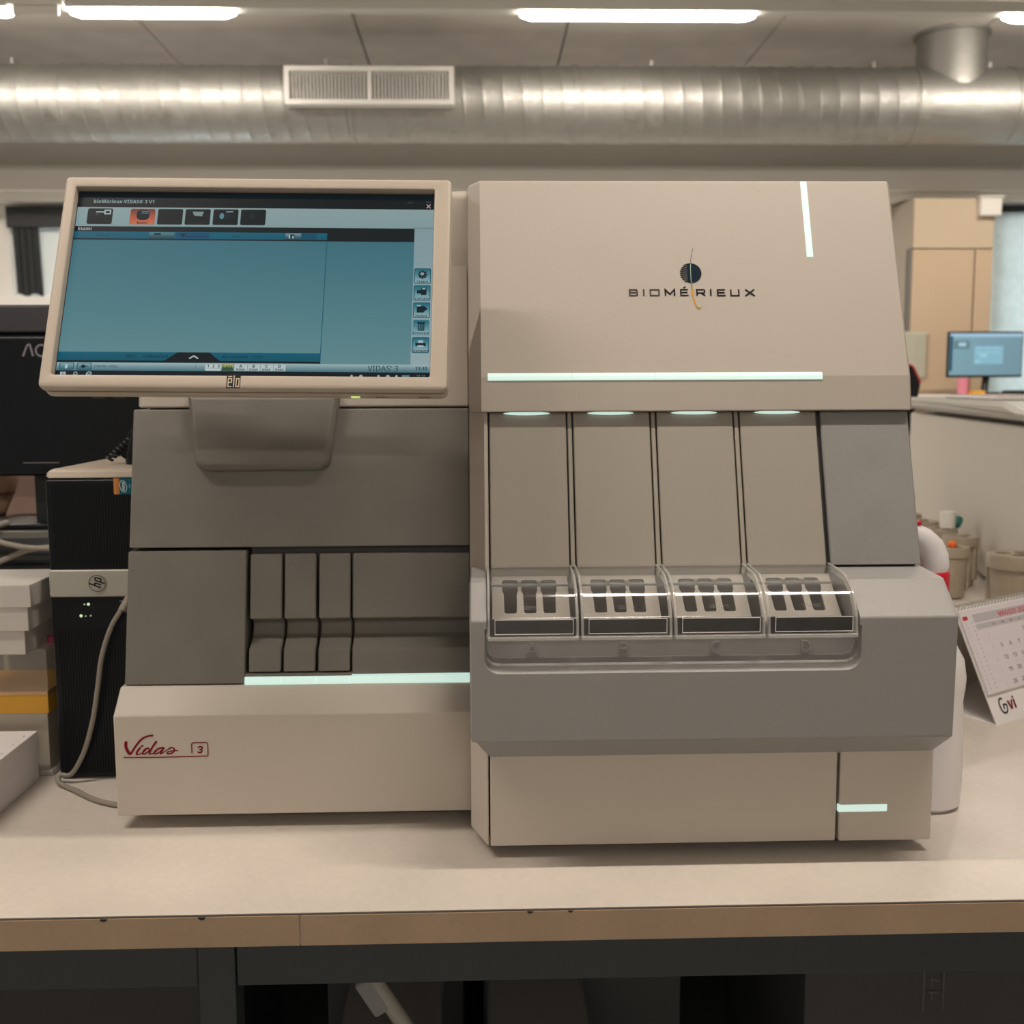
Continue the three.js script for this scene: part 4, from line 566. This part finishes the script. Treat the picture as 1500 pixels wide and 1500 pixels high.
// ---------------------------------------------------------------- dark shelf and monitor behind the tower
{
  const t = thing('metal_shelf', 'dark metal shelf unit standing on the bench behind the tower', 'shelf', [-1.0, BT, -2.3]);
  part(t, 'shelf_board', bx(-1.5, -0.5, 1.178, 1.192, -2.6, -2.05, 0.002), mat(0.14, 0.14, 0.13, { roughness: 0.45 })); for (const [x, z] of [[-1.48, -2.08], [-0.52, -2.08], [-1.48, -2.57], [-0.52, -2.57]]) part(t, 'post', bx(x - 0.012, x + 0.012, BT, 1.178, z - 0.012, z + 0.012, 0.002), M.dark);
  const d = thing('label_printer', 'black boxy device with ridged front under the metal shelf', 'printer', [-0.95, BT, -2.3]); part(d, 'body', bx(-1.3, -0.62, BT, 1.12, -2.5, -2.12, 0.01), M.dark); for (const [y, w] of [[1.135, 0.012], [1.09, 0.02], [1.06, 0.006]]) part(d, 'ridge', bx(-1.28, -0.64, y - w / 2, y + w / 2, -2.15, -2.105, 0.003), mat(0.05, 0.055, 0.06, { roughness: 0.4 }));
  const m = thing('office_monitor', 'large black monitor seen from behind with pale maker letters on the dark shelf', 'monitor', [-0.86, 1.192, -2.2]);
  part(m, 'back_upper', bx(-1.12, -0.50, 1.561, 1.613, -2.13, -2.095, 0.006), mat(0.035, 0.035, 0.042, { roughness: 0.45 }), 'dark grey upper strip'); part(m, 'back_lower', bx(-1.12, -0.50, 1.292, 1.557, -2.135, -2.09, 0.01), M.blackGloss); part(m, 'screen_panel', bx(-1.118, -0.502, 1.295, 1.611, -2.155, -2.136, 0.004), M.black);
  part(m, 'ridge', bx(-0.862, -0.795, 1.3165, 1.3185, -2.0905, -2.089, 0), mat(0.12, 0.12, 0.12)); 
  const neck = shapeOf([[-0.86, 1.2], [-0.735, 1.2], [-0.735, 1.32], [-0.86, 1.32]]); const hl = new THREE.Path(); rp([[-0.795, 1.225], [-0.765, 1.225], [-0.765, 1.285], [-0.795, 1.285]], 0.008, 4).forEach((q, i) => (i ? hl.lineTo(...q) : hl.moveTo(...q))); hl.closePath(); neck.holes.push(hl);
  part(m, 'neck', extr(neck, 0.03, 0.003).translate(0, 0, -2.16), M.black); part(m, 'foot', bx(-0.95, -0.65, 1.192, 1.203, -2.25, -2.07, 0.004), M.blackGloss);
  const lt = lpart(m, 'maker_letters', sheet(0.075, 0.03), printMat(300, 120, (x, c) => { x.strokeStyle = c('#77757c'); x.lineWidth = 15; x.lineJoin = 'round'; x.beginPath(); x.moveTo(10, 100); x.lineTo(44, 22); x.quadraticCurveTo(50, 12, 66, 14); x.lineTo(86, 100); x.stroke(); x.beginPath(); x.ellipse(150, 58, 42, 42, 0, 0, 7); x.stroke(); x.beginPath(); x.arc(260, 58, 42, 0.7, 5.6); x.stroke(); }), 'pale grey letters'); lt.position.set(-0.817 + 0.86, 1.527 - 1.192, 2.2 - 2.0893);
  const b = thing('paper_box', 'pale pink tilted cardboard box on the metal shelf', 'box', [-0.89, 1.192, -2.3]); part(b, 'body', slab(rp([[2.24, 1.1925], [2.24, 1.205], [2.36, 1.30], [2.38, 1.30], [2.38, 1.1925]], 0.002, 2), -0.965, -0.90), mat(0.66, 0.48, 0.42, { roughness: 0.8 }));
  const pp = thing('parcel', 'brown wrapped parcel with darker bands left on the metal shelf', 'parcel', [-1.05, 1.192, -2.35]); part(pp, 'wrapping', bx(-1.12, -0.985, 1.1925, 1.30, -2.45, -2.3, 0.02, 3), mat(0.55, 0.36, 0.25, { roughness: 0.7, map: rep(fineMap, 8) })); part(pp, 'band', bx(-1.121, -0.984, 1.235, 1.243, -2.451, -2.298, 0.002), mat(0.16, 0.07, 0.05));
  single('white_cable', 'pale cable looping over the dark shelf edge', 'cable', tube([[-0.885, 1.208, -2.06], [-0.905, 1.198, -2.035], [-0.9, 1.182, -2.03], [-0.86, 1.168, -2.03], [-0.82, 1.163, -2.03], [-0.72, 1.165, -2.03]], 0.0055, 60, 8), M.cable); single('white_cable', 'pale cable drooping across the black device front', 'cable', tube([[-0.72, 1.166, -2.04], [-0.84, 1.158, -2.045], [-0.9, 1.135, -2.045], [-0.945, 1.12, -2.05], [-0.915, 1.09, -2.05], [-0.905, 1.0, -2.06], [-0.9, 0.905, -2.06]], 0.0055, 70, 8), M.cable);
}

// ---------------------------------------------------------------- right of the analyser
{ // spray bottle
  const t = thing('spray_bottle', 'white plastic spray bottle with a red collar beside the analyser', 'spray bottle', [0.592, BT, -1.392]);
  lpart(t, 'bottle', lathe([[0, 0.002], [0.036, 0.0], [0.0435, 0.006], [0.0455, 0.03], [0.045, 0.11], [0.0425, 0.145], [0.0445, 0.16], [0.0455, 0.175], [0.042, 0.2], [0.03, 0.222], [0.022, 0.238], [0.0185, 0.26], [0.0175, 0.285], [0, 0.285]], 48), M.gloss);
  lpart(t, 'collar', lathe([[0.0, 0.285], [0.019, 0.285], [0.0205, 0.288], [0.0205, 0.312], [0.018, 0.315], [0, 0.315]], 28), M.red, 'red screw collar');
  const hp = [[0.0, 0.314, 0.017, 0.017], [0.001, 0.322, 0.0185, 0.018], [-0.001, 0.333, 0.0195, 0.017], [-0.007, 0.346, 0.019, 0.016], [-0.017, 0.357, 0.0165, 0.015], [-0.029, 0.363, 0.0145, 0.013], [-0.040, 0.364, 0.0125, 0.011]];
  const hr = hp.map(([x, y, a, b], i) => { const p = hp[Math.max(0, i - 1)], q = hp[Math.min(hp.length - 1, i + 1)], l = Math.hypot(q[0] - p[0], q[1] - p[1]), n = [(q[1] - p[1]) / l, -(q[0] - p[0]) / l], o = []; for (let k = 0; k < 24; k++) { const th = k / 24 * Math.PI * 2, c = Math.cos(th) * a, sn = Math.sin(th) * b; o.push(V(x + n[0] * c, y + n[1] * c, sn)); } return o; });
  lpart(t, 'spray_head', fin(loft(hr, 'x'), 1.0), M.gloss, 'white curved spray head'); lpart(t, 'nozzle', bx(-0.048, -0.020, 0.3755, 0.381, -0.008, 0.008, 0.002), M.red, 'red strip on the spray head');
  lpart(t, 'trigger', tube([[-0.03, 0.345, 0], [-0.037, 0.325, 0], [-0.034, 0.30, 0]], 0.006, 16), M.red, 'red trigger');
  const lb = []; for (let i = 0; i <= 12; i++) { const a = Math.PI * (0.62 + 0.5 * i / 12); lb.push([Math.cos(a) * 0.0461, Math.sin(a) * 0.0461]); }
  const ringL = (y) => [...lb.map(([x, z]) => V(x, y, z)), ...lb.slice().reverse().map(([x, z]) => V(x * 0.97, y, z * 0.97))]; lpart(t, 'label', loft([ringL(0.04), ringL(0.095)], 'y'), mat(0.0, 0.13, 0.16), 'teal label');
}
{ // desk calendar
  const t = thing('desk_calendar', 'white tent desk calendar with spiral binding and red month heading', 'calendar', [0.846, BT, -1.717]); t.rotation.y = 33 * D2R;
  const Wd = 0.29, H = 0.184, L = 0.089, ang = Math.atan2(L, H), Ls = Math.hypot(H, L);
  lpart(t, 'front_board', extr(shapeOf([[0, 0], [Wd, 0], [Wd, Ls], [0, Ls]]), 0.002).translate(0, 0, -0.002).rotateX(-ang), M.paper); lpart(t, 'back_board', extr(shapeOf([[0, 0], [Wd, 0], [Wd, Ls], [0, Ls]]), 0.002).rotateX(ang).translate(0, 0, -2 * L), mat(0.45, 0.40, 0.33)); lpart(t, 'base_strip', bx(0, Wd, 0, 0.0015, -2 * L, -0.003, 0), M.paper);
  const pg = printMat(1290, 720, (x) => {
    x.fillStyle = '#d8d2d6'; x.fillRect(0, 0, 1290, 720); x.fillStyle = '#b9b5ba'; x.fillRect(150, 40, 1140, 75); x.fillRect(150, 130, 1140, 45); x.fillStyle = '#b8383f'; x.fillRect(22, 45, 62, 34); x.fillStyle = '#c4304a'; x.font = 'bold 62px sans-serif'; x.textBaseline = 'middle'; x.fillText('MAGGIO 2025', 480, 80);
    x.fillStyle = '#6a6870'; x.font = 'bold 26px sans-serif'; ['LU', 'MA', 'ME', 'GI', 'VE', 'SA', 'DO'].forEach((s, i) => x.fillText(s, 365 + i * 118, 153)); x.fillStyle = '#8d8b93'; x.font = '20px sans-serif'; for (let i = 0; i < 16; i++) { x.fillText(String(i + 1), 40, 105 + i * 38); x.fillText(String(i + 16), 110, 105 + i * 38); }
    x.strokeStyle = '#c3bec4'; x.lineWidth = 2; for (let i = 0; i < 6; i++) { x.beginPath(); x.moveTo(150, 180 + i * 108); x.lineTo(1290, 180 + i * 108); x.stroke(); }
    x.fillStyle = '#6f6f7a'; x.font = 'bold 52px sans-serif'; x.textAlign = 'center'; for (let d = 1; d <= 31; d++) { const k = d + 2; x.fillText(String(d), 385 + (k % 7) * 118, 240 + Math.floor(k / 7) * 106); } x.fillStyle = '#b7b0b7'; x.font = '30px sans-serif'; for (let i = 0; i < 5; i++) x.fillText(String(18 + i), 265, 240 + i * 106);
  }, { opaque: true, roughness: 0.8 });
  const hold = new THREE.Group(); hold.name = 'page_block'; hold.rotation.x = -ang; t.add(hold);
  const p = lpart(hold, 'printed_page', sheet(Wd - 0.004, 0.142), pg, 'printed calendar page'); p.position.set(Wd / 2, Ls - 0.012 - 0.071, 0.0045);
  lpart(hold, 'page_stack', bx(0.002, Wd - 0.002, Ls - 0.154, Ls - 0.012, 0.0008, 0.004, 0), M.paper);
  const logo = lpart(hold, 'printed_logo', sheet(0.12, 0.036), printMat(480, 144, (x, c) => { x.strokeStyle = c('#2c3038'); x.lineWidth = 11; x.lineJoin = 'round'; x.beginPath(); x.moveTo(70, 30); x.quadraticCurveTo(30, 10, 22, 60); x.quadraticCurveTo(18, 120, 60, 122); x.quadraticCurveTo(96, 118, 96, 70); x.lineTo(62, 66); x.lineTo(58, 96); x.stroke(); x.fillStyle = c('#7c1136'); x.font = 'bold 110px sans-serif'; x.textBaseline = 'middle'; x.fillText('vi', 112, 72); }, { ground: '#553344' }), 'dark red and black logo'); logo.position.set(0.080, 0.028, 0.0012);
  for (let i = 0; i < 28; i++) { const r = lpart(hold, 'binding_ring', fin(new THREE.TorusGeometry(0.0045, 0.0008, 6, 14).rotateY(Math.PI / 2)), M.galv); r.position.set(0.008 + i * 0.0098, Ls - 0.003, 0.0005); }
}
{ // centrifuge buckets
  const mk = (at, r, h, label, turn) => {
    const t = thing('centrifuge_bucket', label, 'bucket', at, 'centrifuge buckets on the bench'); t.rotation.y = turn; 
    lpart(t, 'body', lathe([[0, 0.004], [r * 0.74, 0.004], [r * 0.78, 0.012], [r * 0.86, h * 0.8], [r * 0.84, h * 0.8], [r * 0.74, 0.016], [0, 0.016]], 32), M.cup); lpart(t, 'foot_ring', lathe([[0, 0], [r * 0.6, 0], [r * 0.6, 0.005], [0, 0.005]], 24), M.black);
    lpart(t, 'rim', lathe([[r * 0.84, h * 0.8], [r, h * 0.82], [r * 1.0, h * 0.97], [r * 0.95, h], [r * 0.86, h], [r * 0.86, h * 0.8]], 40), M.cup);
    const s = new THREE.Shape(); s.absarc(0, 0, r * 0.87, 0, Math.PI * 2); for (const a of [0.3, 2.39, 4.48]) { const hl = new THREE.Path(); hl.absellipse(Math.cos(a) * r * 0.42, Math.sin(a) * r * 0.42, r * 0.3, r * 0.3, 0, Math.PI * 2); s.holes.push(hl); }
    lpart(t, 'insert', fin(new THREE.ExtrudeGeometry(s, { depth: 0.004, bevelEnabled: false, curveSegments: 20 }).rotateX(-Math.PI / 2).translate(0, h * 0.995 - 0.004, 0)), M.cup, 'tan insert with round holes'); lpart(t, 'well_bottom', fin(new THREE.CylinderGeometry(r * 0.74, r * 0.74, 0.004, 24).translate(0, h * 0.2, 0)), M.cup, 'bottom of the wells');
    for (const a of [-2.4, 0.7]) { const b = lpart(t, 'side_rib', bx(-0.011, 0.011, 0.02, h * 0.82, r * 0.78, r * 0.97, 0.003), M.cup); b.rotation.y = a; }
    return t;
  };
  mk([1.215, BT, -2.42], 0.060, 0.176, 'tan centrifuge bucket right behind the desk calendar', 0.2);
  mk([1.238, BT, -2.80], 0.044, 0.136, 'tan centrifuge bucket holding a tube with an orange cap', 0.6);
  mk([1.335, BT, -2.97], 0.048, 0.140, 'tan centrifuge bucket against the white centrifuge wall, behind the orange cap', 0.1);
  mk([1.355, BT, -3.15], 0.048, 0.138, 'tan centrifuge bucket next to the small white jar', 1.0);
  mk([1.372, BT, -3.34], 0.055, 0.138, 'tan centrifuge bucket behind the white spray head, far along the row', 0.4);
  mk([1.40, BT, -3.54], 0.055, 0.138, 'tan centrifuge bucket at the far end of the row', 0.9);
  single('sample_tube', 'sample tube with an orange cap standing in a centrifuge bucket', 'tube', fin(new THREE.SphereGeometry(0.0115, 18, 12).scale(1, 0.9, 1).translate(1.232, 1.043, -2.787)), mat(0.85, 0.16, 0.02));
  const w = thing('sample_jar', 'small white jar with green lid standing on a centrifuge bucket', 'jar', [1.376, 1.0372, -3.15]); lpart(w, 'jar', lathe([[0, 0.002], [0.021, 0.002], [0.022, 0.05], [0, 0.05]], 24), M.whitePaint); lpart(w, 'lid', fin(new THREE.CylinderGeometry(0.018, 0.018, 0.012, 20).rotateZ(1.2).translate(0.034, 0.018, -0.01)), mat(0.02, 0.16, 0.13), 'green lid');
}
{ // centrifuge standing along the bench
  const t = thing('centrifuge', 'pale grey bench centrifuge with a raised lid and keypad beside the buckets', 'centrifuge', [1.30, BT, -2.42]); t.rotation.y = -12.2 * D2R; 
  const L = 1.9, Wd = 0.62;                                           // local -z runs along the visible side, +x away from it
  const body = mat(0.56, 0.53, 0.48, { roughness: 0.55, bumpMap: rep(grainT, 5), bumpScale: 0.0001 });
  lpart(t, 'body', bx(0, Wd, 0.012, 0.452, -L, 0.25, 0.012), body); for (const [x, z] of [[0.06, 0.15], [0.56, 0.15], [0.06, -1.8], [0.56, -1.8]]) lpart(t, 'foot', fin(new THREE.CylinderGeometry(0.025, 0.025, 0.012, 16).translate(x, 0.006, z)), M.black);
  lpart(t, 'lid_neck', bx(0.07, Wd - 0.05, 0.452, 0.468, -L + 0.1, 0.2, 0.002), body, 'narrow neck under the lid');
  const lid = lpart(t, 'lid', slab(rp([[-0.27, 0.468], [-0.27, 0.49], [0.25, 0.492], [0.42, 0.512], [0.9, 0.512], [1.85, 0.512], [1.85, 0.468]], [0.005, 0.01, 0.02, 0.02, 0, 0.01, 0], 3), -0.02, Wd, 0.012), mat(0.42, 0.41, 0.38, { roughness: 0.4 }), 'grey lid');
  const kp = lpart(lid, 'keypad', bx(0.02, 0.22, 0.512, 0.524, -1.35, -0.7, 0.006), M.paper, 'sloping keypad'); lpart(kp, 'display', bx(0.03, 0.21, 0.5235, 0.526, -1.33, -1.18, 0.001), mat(0.28, 0.33, 0.32)); 
  for (let i = 0; i < 4; i++) for (let j = 0; j < 4; j++) lpart(kp, 'key', bx(0.045 + j * 0.04, 0.072 + j * 0.04, 0.524, 0.527, -1.13 + i * 0.1, -1.07 + i * 0.1, 0.001), mat(0.62, 0.52, 0.48));
  const c = thing('lab_stool', 'black stool with red edged backrest behind the centrifuge', 'stool', [1.9, 0, -5.2]);
  const bk = [[1.72, 1.16], [2.06, 1.16], [2.115, 1.46], [2.07, 1.55], [1.72, 1.55]];
  part(c, 'backrest', extr(shapeOf(rp(bk, [0.03, 0.03, 0.02, 0.01, 0.04], 4)), 0.05, 0.008).translate(0, 0, -5.25), M.black); part(c, 'piping', tube([[1.78, 1.552, -5.215], [2.062, 1.552, -5.215], [2.074, 1.545, -5.215], [2.114, 1.468, -5.215]], 0.009, 40, 8), M.red, 'red edge piping'); part(c, 'seat', bx(1.7, 2.1, 0.78, 0.84, -5.22, -4.82, 0.03), M.black); part(c, 'back_stem', bx(1.88, 1.92, 0.82, 1.2, -5.26, -5.235, 0.004), M.steel); part(c, 'column', fin(new THREE.CylinderGeometry(0.03, 0.03, 0.78, 16).translate(1.9, 0.39, -5.0)), M.steel); part(c, 'base', fin(new THREE.CylinderGeometry(0.25, 0.28, 0.03, 24).translate(1.9, 0.015, -5.0)), M.steel);
}
renderer.render(scene, camera);
